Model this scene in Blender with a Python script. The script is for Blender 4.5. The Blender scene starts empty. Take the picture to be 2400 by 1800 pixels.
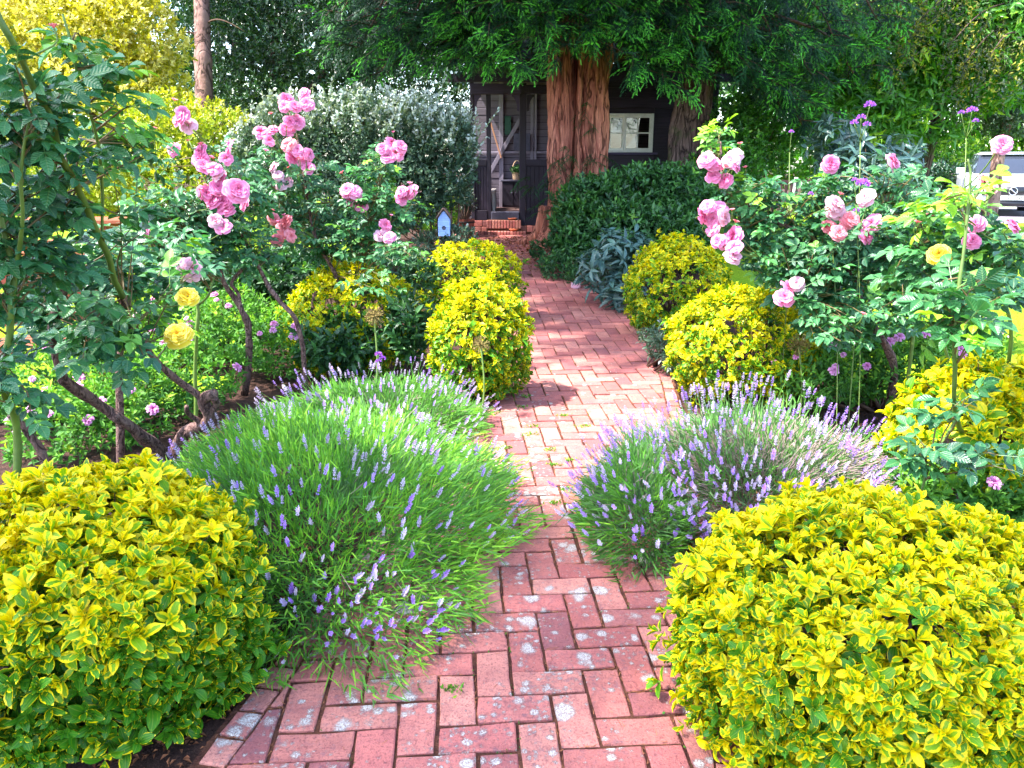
import bpy, math, random
import numpy as np
from mathutils import Vector, Matrix

random.seed(7)
rng = np.random.default_rng(7)
scene = bpy.context.scene
COL = scene.collection

# ------------------------------------------------------------------ camera
FPX = 1813.0                       # focal length in pixels of the 2400 px wide photograph
PITCH = math.radians(15.6)
CAM = np.array([0.0, 0.0, 1.52])
cd = bpy.data.cameras.new('camera'); cam = bpy.data.objects.new('camera', cd); COL.objects.link(cam)
cd.sensor_width = 36; cd.lens = 36 * FPX / 2400; cd.clip_start = 0.05; cd.clip_end = 500
cam.location = CAM; cam.rotation_euler = (math.pi / 2 - PITCH, 0, 0)
scene.camera = cam
# ------------------------------------------------------------------ sky, sun, exposure
SUN = np.array([-0.60, -0.16, 1.05]); SUN /= np.linalg.norm(SUN)
w = bpy.data.worlds.new('World'); scene.world = w; w.use_nodes = True
wn = w.node_tree
sky = wn.nodes.new('ShaderNodeTexSky'); sky.sky_type = 'NISHITA'; sky.sun_disc = False
sky.sun_elevation = math.asin(SUN[2]); sky.sun_rotation = math.atan2(SUN[0], SUN[1])
sky.air_density = 1.0; sky.dust_density = 1.5; sky.ozone_density = 1.0
wn.links.new(sky.outputs[0], wn.nodes['Background'].inputs[0])
wn.nodes['Background'].inputs[1].default_value = 0.15
sd = bpy.data.lights.new('sun', 'SUN'); sd.energy = 2.6; sd.angle = math.radians(1.0); sd.color = (1.0, 0.96, 0.90)
so = bpy.data.objects.new('sun', sd); COL.objects.link(so)
so.rotation_euler = Vector(SUN).to_track_quat('Z', 'Y').to_euler()
so.location = Vector(SUN) * 30
vs = scene.view_settings
scene.display_settings.display_device = 'sRGB'
vs.view_transform = 'Standard'; vs.look = 'None'; vs.exposure = 2.75; vs.gamma = 1.0; vs.use_curve_mapping = False
cy = scene.cycles
cy.max_bounces = 7; cy.diffuse_bounces = 4; cy.glossy_bounces = 2; cy.transmission_bounces = 5; cy.transparent_max_bounces = 6
cy.caustics_reflective = False; cy.caustics_refractive = False; cy.use_denoising = True
cy.sample_clamp_indirect = 6.0

# ------------------------------------------------------------------ geometry helpers
RT = np.array([1.0, 0, 0]); FW = np.array([0, math.cos(PITCH), -math.sin(PITCH)]); UP = np.array([0, math.sin(PITCH), math.cos(PITCH)])
def ray(px, py): return FW + (px - 1200) / FPX * RT - (py - 900) / FPX * UP
def P(px, py, z): return CAM + z * ray(px, py)                 # a spot seen at a pixel, z metres away
def PY(px, py, Y): d = ray(px, py); return CAM + d * (Y / d[1])  # ... on the upright plane Y
def sm(a, b, x): t = np.clip((np.asarray(x, float) - a) / (b - a), 0, 1); return t * t * (3 - 2 * t)
def GZ(x, y): return 0.40 * sm(5.5, 13.0, y) + 0 * np.asarray(x)  # the garden rises towards the hut
def GP(px, z):                                                 # ground spot z metres deep under pixel column px
    zz = 0.0
    for _ in range(4):
        Y = (z - (1.52 - zz) * math.sin(PITCH)) / math.cos(PITCH); X = (px - 1200) / FPX * z; zz = float(GZ(X, Y))
    return np.array([X, Y, zz])
def nrm(v):
    v = np.asarray(v, float); return v / np.maximum(np.linalg.norm(v, axis=-1, keepdims=True), 1e-9)
def _h(i):
    i = (i * 0x27d4eb2d) & 0xffffffff; i ^= i >> 15; i = (i * 0x85ebca6b) & 0xffffffff; i ^= i >> 13; return (i & 0xffff) / 65535.0
def vn(p):                                                     # value noise in -1..1
    p = np.asarray(p, float); f = np.floor(p).astype(np.int64); t = p - f; t = t * t * (3 - 2 * t); r = 0
    for a in (0, 1):
        for b in (0, 1):
            for c in (0, 1):
                k = (f[..., 0] + a) * 73856093 ^ (f[..., 1] + b) * 19349663 ^ (f[..., 2] + c) * 83492791
                r = r + _h(k & 0xffffffff) * (t[..., 0] if a else 1 - t[..., 0]) * (t[..., 1] if b else 1 - t[..., 1]) * (t[..., 2] if c else 1 - t[..., 2])
    return r * 2 - 1
def frames(y, zh):
    y = nrm(y); x = np.cross(y, zh); bad = np.linalg.norm(x, axis=-1) < 1e-4
    x[bad] = np.cross(y[bad], np.array([0.3, 0.8, 0.5])); x = nrm(x); z = np.cross(x, y)
    return np.stack([x, y, z], axis=-1)
def rdirs(n, zmin=-1.0):
    z = rng.uniform(zmin, 1, n); a = rng.uniform(0, 2 * math.pi, n); s = np.sqrt(1 - z * z)
    return np.stack([s * np.cos(a), s * np.sin(a), z], -1)

class T:                                                       # a template: verts, faces, per-vertex (u, v)
    def __init__(s, v, f, uv, tone=None):
        s.v = np.array(v, float); s.f = f; s.uv = np.array(uv, float); s.tone = None if tone is None else np.array(tone, float)
        s.lt = np.array([len(q) for q in f]); s.li = np.concatenate([np.array(q) for q in f])
class Acc:                                                     # many template copies in one mesh
    def __init__(s): s.V = []; s.LI = []; s.LT = []; s.A = []; s.O = []; s.n = 0
    def add(s, t, pos, R, sc, tint=0.5, tone=0.5):
        pos = np.atleast_2d(pos); N = len(pos)
        if N == 0: return
        sc = np.broadcast_to(np.asarray(sc, float).reshape(-1, 1, 1) if np.ndim(sc) < 2 else np.asarray(sc)[:, None, :], (N, 1, 3) if np.ndim(sc) >= 2 else (N, 1, 1))
        loc = t.v[None] * sc
        V = pos[:, None, :] + np.einsum('nij,nkj->nki', R, np.broadcast_to(loc, (N,) + t.v.shape))
        k = len(t.v); s.V.append(V.reshape(-1, 3))
        s.LI.append((t.li[None] + (s.n + np.arange(N) * k)[:, None]).reshape(-1)); s.LT.append(np.tile(t.lt, N))
        a = np.empty((N, k, 3)); a[..., 0] = t.uv[:, 0]; a[..., 1] = t.uv[:, 1]; a[..., 2] = np.broadcast_to(np.asarray(tint, float), (N,))[:, None]
        s.A.append(a.reshape(-1, 3))
        o = np.broadcast_to(np.broadcast_to(np.asarray(tone, float), (N,))[:, None], (N, k)).copy()
        if t.tone is not None: o = np.clip(o + t.tone[None], 0, 1)
        s.O.append(o.reshape(-1)); s.n += N * k
    def raw(s, v, f, uv=None, tint=0.5, tone=0.5):
        t = T(v, f, uv if uv is not None else np.zeros((len(v), 2))); s.add(t, np.zeros((1, 3)), np.eye(3)[None], 1.0, tint, tone)
    def mesh(s, name, mat, smooth=True):
        me = bpy.data.meshes.new(name)
        V = np.concatenate(s.V); LI = np.concatenate(s.LI).astype(np.int32); LT = np.concatenate(s.LT).astype(np.int32)
        me.vertices.add(len(V)); me.vertices.foreach_set('co', V.astype(np.float32).ravel())
        me.loops.add(len(LI)); me.loops.foreach_set('vertex_index', LI)
        me.polygons.add(len(LT)); st = np.zeros(len(LT), np.int32); st[1:] = np.cumsum(LT)[:-1]
        me.polygons.foreach_set('loop_start', st)
        me.polygons.foreach_set('use_smooth', np.full(len(LT), smooth))
        a = me.attributes.new('lf', 'FLOAT_VECTOR', 'POINT'); a.data.foreach_set('vector', np.concatenate(s.A).astype(np.float32).ravel())
        a = me.attributes.new('tone', 'FLOAT', 'POINT'); a.data.foreach_set('value', np.concatenate(s.O).astype(np.float32))
        me.update(calc_edges=True)
        if mat: me.materials.append(mat)
        return me
    def obj(s, name, mat, parent=None, smooth=True, kind=None):
        if not s.V: return None
        return put(s.mesh(name, mat, smooth), name, parent, kind)
TRIS = [0]
def put(me, name, parent=None, kind=None, M4=None):
    o = bpy.data.objects.new(name, me); COL.objects.link(o)
    if parent is not None:
        o.parent = parent; o.matrix_parent_inverse = ORIG[parent.name]
    if M4 is not None: o.matrix_basis = M4
    ORIG[o.name] = Matrix()if parent is None else Matrix()
    if kind: o['kind'] = kind
    return o
ORIG = {}
def thing(name, loc, label, cat, group=None):
    o = bpy.data.objects.new(name, None); COL.objects.link(o); o.location = loc; o.empty_display_size = 0.1
    ORIG[o.name] = Matrix.Translation(-Vector(loc))
    return tag(o, label, cat, group)
def tag(o, label, cat, group=None):
    o['label'] = label; o['category'] = cat
    if group: o['group'] = group
    return o
def mat4(pos, R, s): 
    m = Matrix(((R[0][0]*s, R[0][1]*s, R[0][2]*s, pos[0]), (R[1][0]*s, R[1][1]*s, R[1][2]*s, pos[1]), (R[2][0]*s, R[2][1]*s, R[2][2]*s, pos[2]), (0, 0, 0, 1)))
    return m

# templates --------------------------------------------------------
def leaf_t(rows=3, width=0.5, fold=0.25, curl=0.25, peak=0.45, sharp=1.0, twist=0.0):
    v = [(0, 0, 0)]; uv = [(0, 0)]; f = []
    for i in range(1, rows + 1):
        t = i / (rows + 1); wv = width * 0.5 * (math.sin(math.pi * t ** (math.log(0.5) / math.log(peak)))) ** sharp
        z = -curl * t * t; a = twist * t
        for u in (-1, 0, 1):
            x = u * wv; dz = abs(u) * wv * fold * 2
            v.append((x * math.cos(a), t, z + dz + x * math.sin(a))); uv.append((u, t))
    v.append((0, 1, -curl)); uv.append((0, 1)); e = len(v) - 1
    f += [(0, 2, 1), (0, 3, 2)]
    for i in range(rows - 1):
        b = 1 + 3 * i; f += [(b, b + 1, b + 4, b + 3), (b + 1, b + 2, b + 5, b + 4)]
    b = 1 + 3 * (rows - 1); f += [(b, b + 1, e), (b + 1, b + 2, e)]
    return T(v, f, uv)
def leaf_lo(width=0.45, fold=0.3, curl=0.15):
    return T([(0, 0, 0), (-width / 2, .5, fold * width / 2), (0, 1, -curl), (width / 2, .5, fold * width / 2)], [(0, 2, 1), (0, 3, 2)], [(0, 0), (-1, .5), (0, 1), (1, .5)])
def tube(acc, pts, rad, sides=6, tint=0.5, tone=0.5, rough=0.0, cap=True):
    pts = np.asarray(pts, float); n = len(pts); rad = np.broadcast_to(np.asarray(rad, float), (n,))
    tg = nrm(np.gradient(pts, axis=0)); ref = np.array([0.31, 0.77, 0.2]); 
    x = nrm(np.cross(tg, ref)); y = np.cross(tg, x)
    a = np.linspace(0, 2 * math.pi, sides, endpoint=False)
    ring = pts[:, None] + rad[:, None, None] * (np.cos(a)[None, :, None] * x[:, None] + np.sin(a)[None, :, None] * y[:, None])
    if rough:
        d = ring - pts[:, None]; ring = pts[:, None] + d * (1 + rough * vn(ring * (0.5 / max(rad.max(), .004)))[..., None])
    v = ring.reshape(-1, 3); f = []
    for i in range(n - 1):
        for j in range(sides):
            k = (j + 1) % sides; f.append((i * sides + j, i * sides + k, (i + 1) * sides + k, (i + 1) * sides + j))
    if cap: f.append(tuple(range(sides - 1, -1, -1))); f.append(tuple((n - 1) * sides + j for j in range(sides)))
    uv = np.zeros((len(v), 2)); uv[:, 1] = np.repeat(np.linspace(0, 1, n), sides); uv[:, 0] = np.tile(a / (2 * math.pi), n)
    acc.raw(v, f, uv, tint, tone)
def spline(pts, n=12):
    pts = [np.asarray(p, float) for p in pts]; 
    if len(pts) == 2: return np.array([pts[0] + (pts[1] - pts[0]) * t for t in np.linspace(0, 1, n)])
    q = [2 * pts[0] - pts[1]] + pts + [2 * pts[-1] - pts[-2]]; out = []; m = len(pts) - 1
    for t in np.linspace(0, m, n):
        i = min(int(t), m - 1); u = t - i; a, b, c, d = q[i:i + 4]
        out.append(0.5 * (2 * b + (c - a) * u + (2 * a - 5 * b + 4 * c - d) * u * u + (3 * b - a - 3 * c + d) * u ** 3))
    return np.array(out)
def box(acc, lo, hi, R=None, piv=None, tint=0.5, tone=0.5):
    lo = np.asarray(lo, float); hi = np.asarray(hi, float)
    v = np.array([[(lo, hi)[i][0], (lo, hi)[j][1], (lo, hi)[k][2]] for i in (0, 1) for j in (0, 1) for k in (0, 1)])
    if R is not None: piv = v.mean(0) if piv is None else np.asarray(piv); v = (v - piv) @ np.asarray(R).T + piv
    acc.raw(v, [(0, 1, 3, 2), (4, 6, 7, 5), (0, 4, 5, 1), (2, 3, 7, 6), (0, 2, 6, 4), (1, 5, 7, 3)], None, tint, tone)
def rotz(a): c, s = math.cos(a), math.sin(a); return np.array([[c, -s, 0], [s, c, 0], [0, 0, 1]])
def roty(a): c, s = math.cos(a), math.sin(a); return np.array([[c, 0, s], [0, 1, 0], [-s, 0, c]])
def rotx(a): c, s = math.cos(a), math.sin(a); return np.array([[1, 0, 0], [0, c, -s], [0, s, c]])
def bobj(name, mat, parent, lo, hi, R=None, piv=None, bev=0.004, kind=None):
    a = Acc(); box(a, lo, hi, R, piv, tint=random.random(), tone=random.random()); o = a.obj(name, mat, parent, smooth=False, kind=kind)
    if bev:
        m = o.modifiers.new('bevel', 'BEVEL'); m.width = bev; m.segments = 1
    return o
def lathe(acc, prof, c, sides=16, tint=.5, tone=.5):
    v = []; f = []; n = len(prof)
    for r, z in prof:
        for j in range(sides):
            a = 2 * math.pi * j / sides; v.append((c[0] + r * math.cos(a), c[1] + r * math.sin(a), c[2] + z))
    for i in range(n - 1):
        for j in range(sides):
            k = (j + 1) % sides; f.append((i * sides + j, i * sides + k, (i + 1) * sides + k, (i + 1) * sides + j))
    acc.raw(v, f, None, tint, tone)

# ------------------------------------------------------------------ materials
class MB:
    def __init__(s, name):
        s.m = bpy.data.materials.new(name); s.m.use_nodes = True; s.nt = s.m.node_tree; s.nt.nodes.clear()
        s.out = s.nt.nodes.new('ShaderNodeOutputMaterial')
    def n(s, typ, props=None, **ins):
        nd = s.nt.nodes.new('ShaderNode' + typ)
        for k, v in (props or {}).items(): setattr(nd, k, v)
        for k, v in ins.items():
            key = int(k[1:]) if k[0] == 'i' and k[1:].isdigit() else k.replace('_', ' ')
            s.set(nd, key, v)
        return nd
    def set(s, nd, key, v):
        i = nd.inputs[key]
        if isinstance(v, bpy.types.NodeSocket): s.nt.links.new(v, i)
        elif isinstance(v, bpy.types.Node): s.nt.links.new(v.outputs[0], i)
        else:
            if isinstance(v, (tuple, list)) and len(v) == 3 and i.type == 'RGBA': v = (*v, 1)
            i.default_value = v
    def mix(s, fac, a, b, mode='MIX'):
        nd = s.nt.nodes.new('ShaderNodeMix'); nd.data_type = 'RGBA'; nd.blend_type = mode; nd.clamp_factor = True
        s.set(nd, 0, fac); s.set(nd, 6, a); s.set(nd, 7, b); return nd.outputs[2]
    def math(s, op, a, b=0.0, c=None, clamp=False):
        nd = s.nt.nodes.new('ShaderNodeMath'); nd.operation = op; nd.use_clamp = clamp; s.set(nd, 0, a); s.set(nd, 1, b)
        if c is not None: s.set(nd, 2, c)
        return nd.outputs[0]
    def mr(s, x, a, b, c=0.0, d=1.0, typ='SMOOTHSTEP'):
        nd = s.nt.nodes.new('ShaderNodeMapRange'); nd.interpolation_type = typ
        for k, v in zip(('Value', 'From Min', 'From Max', 'To Min', 'To Max'), (x, a, b, c, d)): s.set(nd, k, v)
        return nd.outputs[0]
    def noise(s, scale, vec=None, detail=3.0, rough=0.55, dist=0.0):
        nd = s.n('TexNoise', Scale=scale, Detail=detail, Roughness=rough, Distortion=dist)
        if vec is not None: s.set(nd, 'Vector', vec)
        return nd.outputs[0]
    def pos(s): return s.n('NewGeometry').outputs['Position']
    def lf(s):
        a = s.n('Attribute', {'attribute_name': 'lf'}); x = s.n('SeparateXYZ', Vector=a.outputs['Vector'])
        t = s.n('Attribute', {'attribute_name': 'tone'}).outputs['Fac']
        r = s.n('ObjectInfo').outputs['Random']
        rnd = s.math('FRACT', s.math('ADD', x.outputs[2], r))
        return x.outputs[0], x.outputs[1], rnd, t
    def bump(s, h, st=0.3, d=0.01):
        return s.n('Bump', Height=h, Strength=st, Distance=d).outputs[0]
    def done(s, col, rough=0.6, spec=0.4, normal=None, trans=0.0, tcol=None, metal=0.0, extra=None):
        p = s.n('BsdfPrincipled', Base_Color=col, Roughness=rough, Metallic=metal); p.inputs['Specular IOR Level'].default_value = spec
        for k, v in (extra or {}).items(): s.set(p, k, v)
        if normal is not None: s.set(p, 'Normal', normal)
        sh = p.outputs[0]
        if trans:
            t = s.n('BsdfTranslucent', Color=tcol if tcol is not None else col)
            sh = s.n('MixShader', i0=trans, i1=p, i2=t).outputs[0]
        s.nt.links.new(sh, s.out.inputs[0]); return s.m

def leaf_mat(name, dark, light, new=None, rough=0.42, spec=0.5, trans=0.28, vein=0.25, hue=0.0, tboost=(1.25, 1.3, 0.6)):
    """tone 0 = old dark leaf, 1 = young bright leaf"""
    b = MB(name); u, v, r, t = b.lf()
    col = b.mix(t, dark, light)
    if new is not None: col = b.mix(b.mr(t, 0.75, 1.0), col, new)
    var = b.mr(r, 0, 1, 0.7, 1.3, 'LINEAR'); 
    col = b.mix(1.0, col, b.n('CombineColor', Red=var, Green=var, Blue=var).outputs[0], 'MULTIPLY')
    au = b.math('ABSOLUTE', u)
    rib = b.mr(au, 0.0, 0.16, 1, 0)
    col = b.mix(b.math('MULTIPLY', rib, vein), col, b.mix(0.5, light, (0.55, 0.6, 0.25)))
    wav = b.math('SINE', b.math('MULTIPLY', b.math('SUBTRACT', b.math('MULTIPLY', v, 1.0), b.math('MULTIPLY', au, 0.22)), 44.0))
    col = b.mix(b.math('MULTIPLY', b.mr(wav, 0.55, 1.0), vein * 0.55), col, light)
    nz = b.bump(wav, 0.35, 0.002)
    tc = b.mix(1.0, col, tboost, 'MULTIPLY')
    rg = b.mr(r, 0, 1, rough - 0.08, rough + 0.14, 'LINEAR')
    return b.done(col, rg, spec, nz, trans, tc)

def euonymus_mat(name, gold=(0.84, 0.62, 0.0), lime=(0.28, 0.46, 0.004), green=(0.045, 0.20, 0.008)):
    b = MB(name); u, v, r, t = b.lf()
    au = b.math('ABSOLUTE', u)
    sh = b.n('CombineXYZ', X=b.math('MULTIPLY', u, 1.3), Y=b.math('MULTIPLY', v, 2.4), Z=b.math('MULTIPLY', r, 37.0)).outputs[0]
    nz = b.math('SUBTRACT', b.noise(1.6, sh, 3.0, 0.6), 0.5)
    d = b.math('ADD', b.math('MAXIMUM', au, b.math('POWER', b.math('ABSOLUTE', b.math('SUBTRACT', b.math('MULTIPLY', v, 2.1), 1.0)), 4.0)), b.math('MULTIPLY', nz, 0.95))
    thr = b.math('ADD', b.mr(t, 0.0, 1.0, 1.05, 0.2, 'LINEAR'), b.math('MULTIPLY', b.math('SUBTRACT', b.math('FRACT', b.math('MULTIPLY', r, 7.31)), 0.5), 0.5))
    m = b.mr(b.math('SUBTRACT', d, thr), -0.05, 0.05)
    centre = b.mix(b.mr(t, 0.15, 0.95, 0, 1), green, lime)
    centre = b.mix(b.mr(b.math('ABSOLUTE', b.math('SUBTRACT', d, b.math('MULTIPLY', thr, 0.55))), 0, 0.12, 0.35, 0.0), centre, lime)
    g2 = b.mix(b.math('FRACT', b.math('MULTIPLY', r, 3.77)), gold, (0.78, 0.68, 0.005))
    col = b.mix(m, centre, g2)
    col = b.mix(b.math('MULTIPLY', b.mr(au, 0, 0.1, 1, 0), 0.3), col, (0.5, 0.55, 0.08))
    var = b.mr(r, 0, 1, 0.8, 1.15, 'LINEAR')
    col = b.mix(1.0, col, b.n('CombineColor', Red=var, Green=var, Blue=var).outputs[0], 'MULTIPLY')
    return b.done(col, b.mr(r, 0, 1, 0.35, 0.6, 'LINEAR'), 0.28, None, 0.22, b.mix(1.0, col, (1.1, 1.15, 0.4), 'MULTIPLY'))

def bark_mat(name, a, c, sc=8.0, st=0.8, stretch=0.15, moss=None):
    b = MB(name); p = b.pos(); mp = b.n('Mapping', Vector=p); mp.inputs['Scale'].default_value = (1, 1, stretch)
    n1 = b.noise(sc, mp.outputs[0], 6.0, 0.65, 0.6); n2 = b.noise(sc * 3.5, mp.outputs[0], 4.0, 0.7)
    col = b.mix(b.mr(n1, 0.3, 0.7), a, c); col = b.mix(b.mr(n2, 0.5, 0.75), col, tuple(x * 1.5 for x in c))
    col = b.mix(b.mr(n2, 0.28, 0.42, 1, 0), col, tuple(x * 0.35 for x in a))
    fis = b.mr(b.math('ABSOLUTE', b.math('SUBTRACT', b.noise(sc * .75, mp.outputs[0], 3.0, 0.6, 0.8), 0.5)), 0.0, 0.05, 1, 0); col = b.mix(b.math('MULTIPLY', fis, .8), col, tuple(x * 0.2 for x in a))
    if moss: col = b.mix(b.mr(b.noise(3.0, p), 0.55, 0.7), col, moss)
    h = b.math('SUBTRACT', b.math('ADD', b.math('MULTIPLY', n1, 1.0), b.math('MULTIPLY', n2, 0.5)), b.math('MULTIPLY', fis, .6))
    return b.done(col, 0.85, 0.2, b.bump(h, st, 0.04))

def brick_mat(name):
    b = MB(name); u, v, r, t = b.lf(); p = b.pos(); 
    base = b.mix(r, (0.41, 0.12, 0.10), (0.62, 0.26, 0.195)); base = b.mix(b.mr(b.math('FRACT', b.math('MULTIPLY', r, 11.7)), 0.80, 0.84), base, (0.30, 0.10, 0.095))
    base = b.mix(b.mr(b.math('FRACT', b.math('MULTIPLY', r, 5.3)), 0.6, 1.0), base, (0.52, 0.16, 0.135))
    n1 = b.noise(9.0, p, 5.0, 0.7); base = b.mix(b.mr(n1, 0.35, 0.75, 0, 0.55), base, (0.20, 0.06, 0.065))
    n2 = b.noise(160.0, p, 2.0, 0.7); n3 = b.noise(70.0, p, 3.0, 0.75); base = b.mix(b.mr(n3, 0.52, 0.70, 0, 0.6), base, (0.17, 0.05, 0.055)); base = b.mix(b.mr(n2, 0.54, 0.70, 0, 0.65), base, (0.14, 0.045, 0.05))
    base = b.mix(b.mr(n2, 0.25, 0.42, 0.35, 0.0), base, (0.62, 0.27, 0.19))
    # grey soot marks and white lichen rosettes, most of both near the gate end of the path
    wp = b.n('VectorMath', {'operation': 'ADD'}, i0=p, i1=b.n('VectorMath', {'operation': 'SCALE'}, i0=b.n('TexNoise', Scale=30.0, Detail=5.0, Roughness=0.75).outputs[1], Scale=0.035).outputs[0]).outputs[0]
    y = b.n('SeparateXYZ', Vector=p).outputs[1]
    den = b.mr(y, 3.4, 7.0, 1.0, 0.15)
    clump = b.mr(b.noise(4.0, p, 3.0, 0.6), 0.32, 0.66)
    def spots(scale, lo, rmax, soft, seed):
        vo = b.n('TexVoronoi', Vector=b.n('VectorMath', {'operation': 'ADD'}, i0=wp, i1=(seed, seed * .7, 0)).outputs[0], Scale=scale); rr = b.n('SeparateColor', Color=vo.outputs['Color']).outputs[0]
        rad = b.math('MULTIPLY', b.math('MULTIPLY', b.mr(rr, lo, 1.0, 0.0, rmax, 'LINEAR'), den), b.math('ADD', b.math('MULTIPLY', clump, 0.8), 0.2))
        return b.mr(b.math('SUBTRACT', rad, vo.outputs['Distance']), -soft * .3, soft)
    l1 = b.math('MAXIMUM', spots(11.0, 0.1, 0.62, 0.13, 0.0), spots(26.0, 0.05, 0.60, 0.16, 3.1)); l2 = spots(60.0, 0.1, 0.62, 0.22, 7.7)
    grey = b.math('MULTIPLY', b.mr(b.noise(30.0, p, 5.0, 0.75), 0.50, 0.66), b.math('ADD', b.math('MULTIPLY', clump, 0.5), .12))
    base = b.mix(grey, base, (0.12, 0.085, 0.11))
    ln = b.noise(240.0, p, 2.0, 0.6)
    lich = b.mix(b.mr(ln, 0.35, 0.65), (0.27, 0.22, 0.20), (0.60, 0.54, 0.49))
    lm = b.math('MULTIPLY', b.math('MAXIMUM', l1, l2), b.mr(ln, 0.28, 0.5, 0.45, 1.0))
    col = b.mix(lm, base, lich)
    h = b.math('ADD', b.math('ADD', n2, b.math('MULTIPLY', lm, 0.7)), b.math('ADD', b.math('MULTIPLY', n1, 1.5), n3))
    return b.done(col, 0.85, 0.25, b.bump(h, 0.7, 0.005))

def soil_mat(name, a=(0.035, 0.02, 0.017), c=(0.11, 0.055, 0.04)):
    b = MB(name); p = b.pos(); n1 = b.noise(14.0, p, 6.0, 0.7); n2 = b.noise(90.0, p, 4.0, 0.7)
    col = b.mix(b.mr(n1, 0.3, 0.7), a, c); col = b.mix(b.mr(n2, 0.56, 0.72), col, (0.2, 0.09, 0.055))
    return b.done(col, 0.95, 0.15, b.bump(b.math('ADD', n1, n2), 0.9, 0.03))

def flower_mat(name, deep, pale, edge, trans=0.3):
    b = MB(name); u, v, r, t = b.lf()
    col = b.mix(b.mr(v, 0.15, 0.95), deep, pale); col = b.mix(b.mr(t, 0.0, 1.0, 0.0, 0.75), col, deep)
    col = b.mix(b.mr(v, 0.9, 1.0, 0, 0.6), col, edge)
    col = b.mix(b.mr(r, 0, 1, 0.0, 0.35), col, edge)
    return b.done(col, 0.55, 0.25, None, trans, col)

def plain(name, col, rough=0.6, spec=0.4, nsc=20.0, var=0.35, bump=0.15, metal=0.0, stretch=None, extra=None):
    b = MB(name); p = b.pos(); r = b.lf()[2]
    if stretch: mp = b.n('Mapping', Vector=p); mp.inputs['Scale'].default_value = stretch; p = mp.outputs[0]
    n1 = b.noise(nsc, p, 5.0, 0.65)
    k = b.math('MULTIPLY', b.mr(n1, 0.2, 0.8, 1 - var, 1 + var, 'LINEAR'), b.mr(r, 0, 1, 1 - var * .5, 1 + var * .5, 'LINEAR'))
    c = b.mix(1.0, col, b.n('CombineColor', Red=k, Green=k, Blue=k).outputs[0], 'MULTIPLY')
    return b.done(c, rough, spec, b.bump(n1, bump, 0.01) if bump else None, metal=metal, extra=extra)

M = {}
M['euonymus'] = euonymus_mat('euonymus_leaf')
M['rose'] = leaf_mat('rose_leaf', (0.022, 0.10, 0.052), (0.065, 0.26, 0.05), (0.27, 0.52, 0.02), rough=0.33, spec=0.6, trans=0.25, vein=0.3)
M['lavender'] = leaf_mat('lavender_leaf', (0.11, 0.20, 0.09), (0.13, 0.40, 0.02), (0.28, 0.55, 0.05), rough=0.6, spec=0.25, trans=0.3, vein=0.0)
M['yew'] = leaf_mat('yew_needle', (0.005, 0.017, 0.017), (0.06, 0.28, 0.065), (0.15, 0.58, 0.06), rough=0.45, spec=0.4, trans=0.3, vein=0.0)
M['golden'] = leaf_mat('golden_privet_leaf', (0.22, 0.32, 0.012), (0.78, 0.64, 0.03), (0.88, 0.80, 0.34), rough=0.3, spec=0.6, trans=0.3, vein=0.0)
M['holly'] = leaf_mat('holly_leaf', (0.017, 0.06, 0.025), (0.05, 0.14, 0.035), None, rough=0.25, spec=0.7, trans=0.12, vein=0.0)
M['silver'] = leaf_mat('silver_leaf', (0.035, 0.085, 0.045), (0.13, 0.20, 0.12), (0.42, 0.46, 0.42), rough=0.4, spec=0.5, trans=0.2, vein=0.0)
M['laurel'] = leaf_mat('laurel_leaf', (0.022, 0.10, 0.018), (0.10, 0.33, 0.02), (0.34, 0.52, 0.03), rough=0.33, spec=0.55, trans=0.3, vein=0.2)
M['shrub'] = leaf_mat('evergreen_leaf', (0.018, 0.07, 0.024), (0.08, 0.24, 0.035), (0.2, 0.42, 0.04), rough=0.38, spec=0.5, trans=0.22, vein=0.0)
M['blueleaf'] = leaf_mat('hellebore_leaf', (0.03, 0.075, 0.07), (0.075, 0.16, 0.125), None, rough=0.3, spec=0.6, trans=0.15, vein=0.35)
M['spirea'] = leaf_mat('spirea_leaf', (0.05, 0.17, 0.03), (0.17, 0.42, 0.03), (0.34, 0.5, 0.03), rough=0.5, spec=0.35, trans=0.3, vein=0.0)
M['grass'] = leaf_mat('grass_blade', (0.16, 0.34, 0.015), (0.36, 0.52, 0.02), None, rough=0.6, spec=0.25, trans=0.3, vein=0.0)
M['stem'] = plain('green_stem', (0.10, 0.16, 0.025), 0.5, 0.4, 30, 0.3, 0.05)
M['stem_red'] = plain('rose_shoot', (0.14, 0.09, 0.03), 0.5, 0.4, 30, 0.4, 0.05)
M['wood_old'] = bark_mat('rose_wood', (0.10, 0.05, 0.045), (0.22, 0.13, 0.11), 28.0, 0.6, 0.5)
M['twig'] = plain('brown_twig', (0.09, 0.05, 0.035), 0.8, 0.2, 30, 0.4, 0.1)
M['dead'] = plain('dry_stem', (0.32, 0.24, 0.21), 0.85, 0.1, 25, 0.35, 0.05)
M['bark_yew'] = bark_mat('yew_bark', (0.26, 0.07, 0.05), (0.55, 0.21, 0.14), 10.0, 1.0, 0.13)
M['bark_dark'] = bark_mat('dark_bark', (0.07, 0.04, 0.035), (0.16, 0.10, 0.085), 9.0, 1.0, 0.16, (0.06, 0.065, 0.025))
M['bark_pink'] = bark_mat('smooth_bark', (0.19, 0.10, 0.085), (0.34, 0.20, 0.17), 5.0, 0.5, 0.5)
M['brick'] = brick_mat('paving_brick')
M['soil'] = soil_mat('soil')
M['joint'] = soil_mat('joint_soil', (0.07, 0.025, 0.02), (0.20, 0.08, 0.045))
M['litter'] = leaf_mat('dry_needle', (0.20, 0.07, 0.035), (0.42, 0.17, 0.08), None, rough=0.8, spec=0.1, trans=0.05, vein=0.0)
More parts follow.
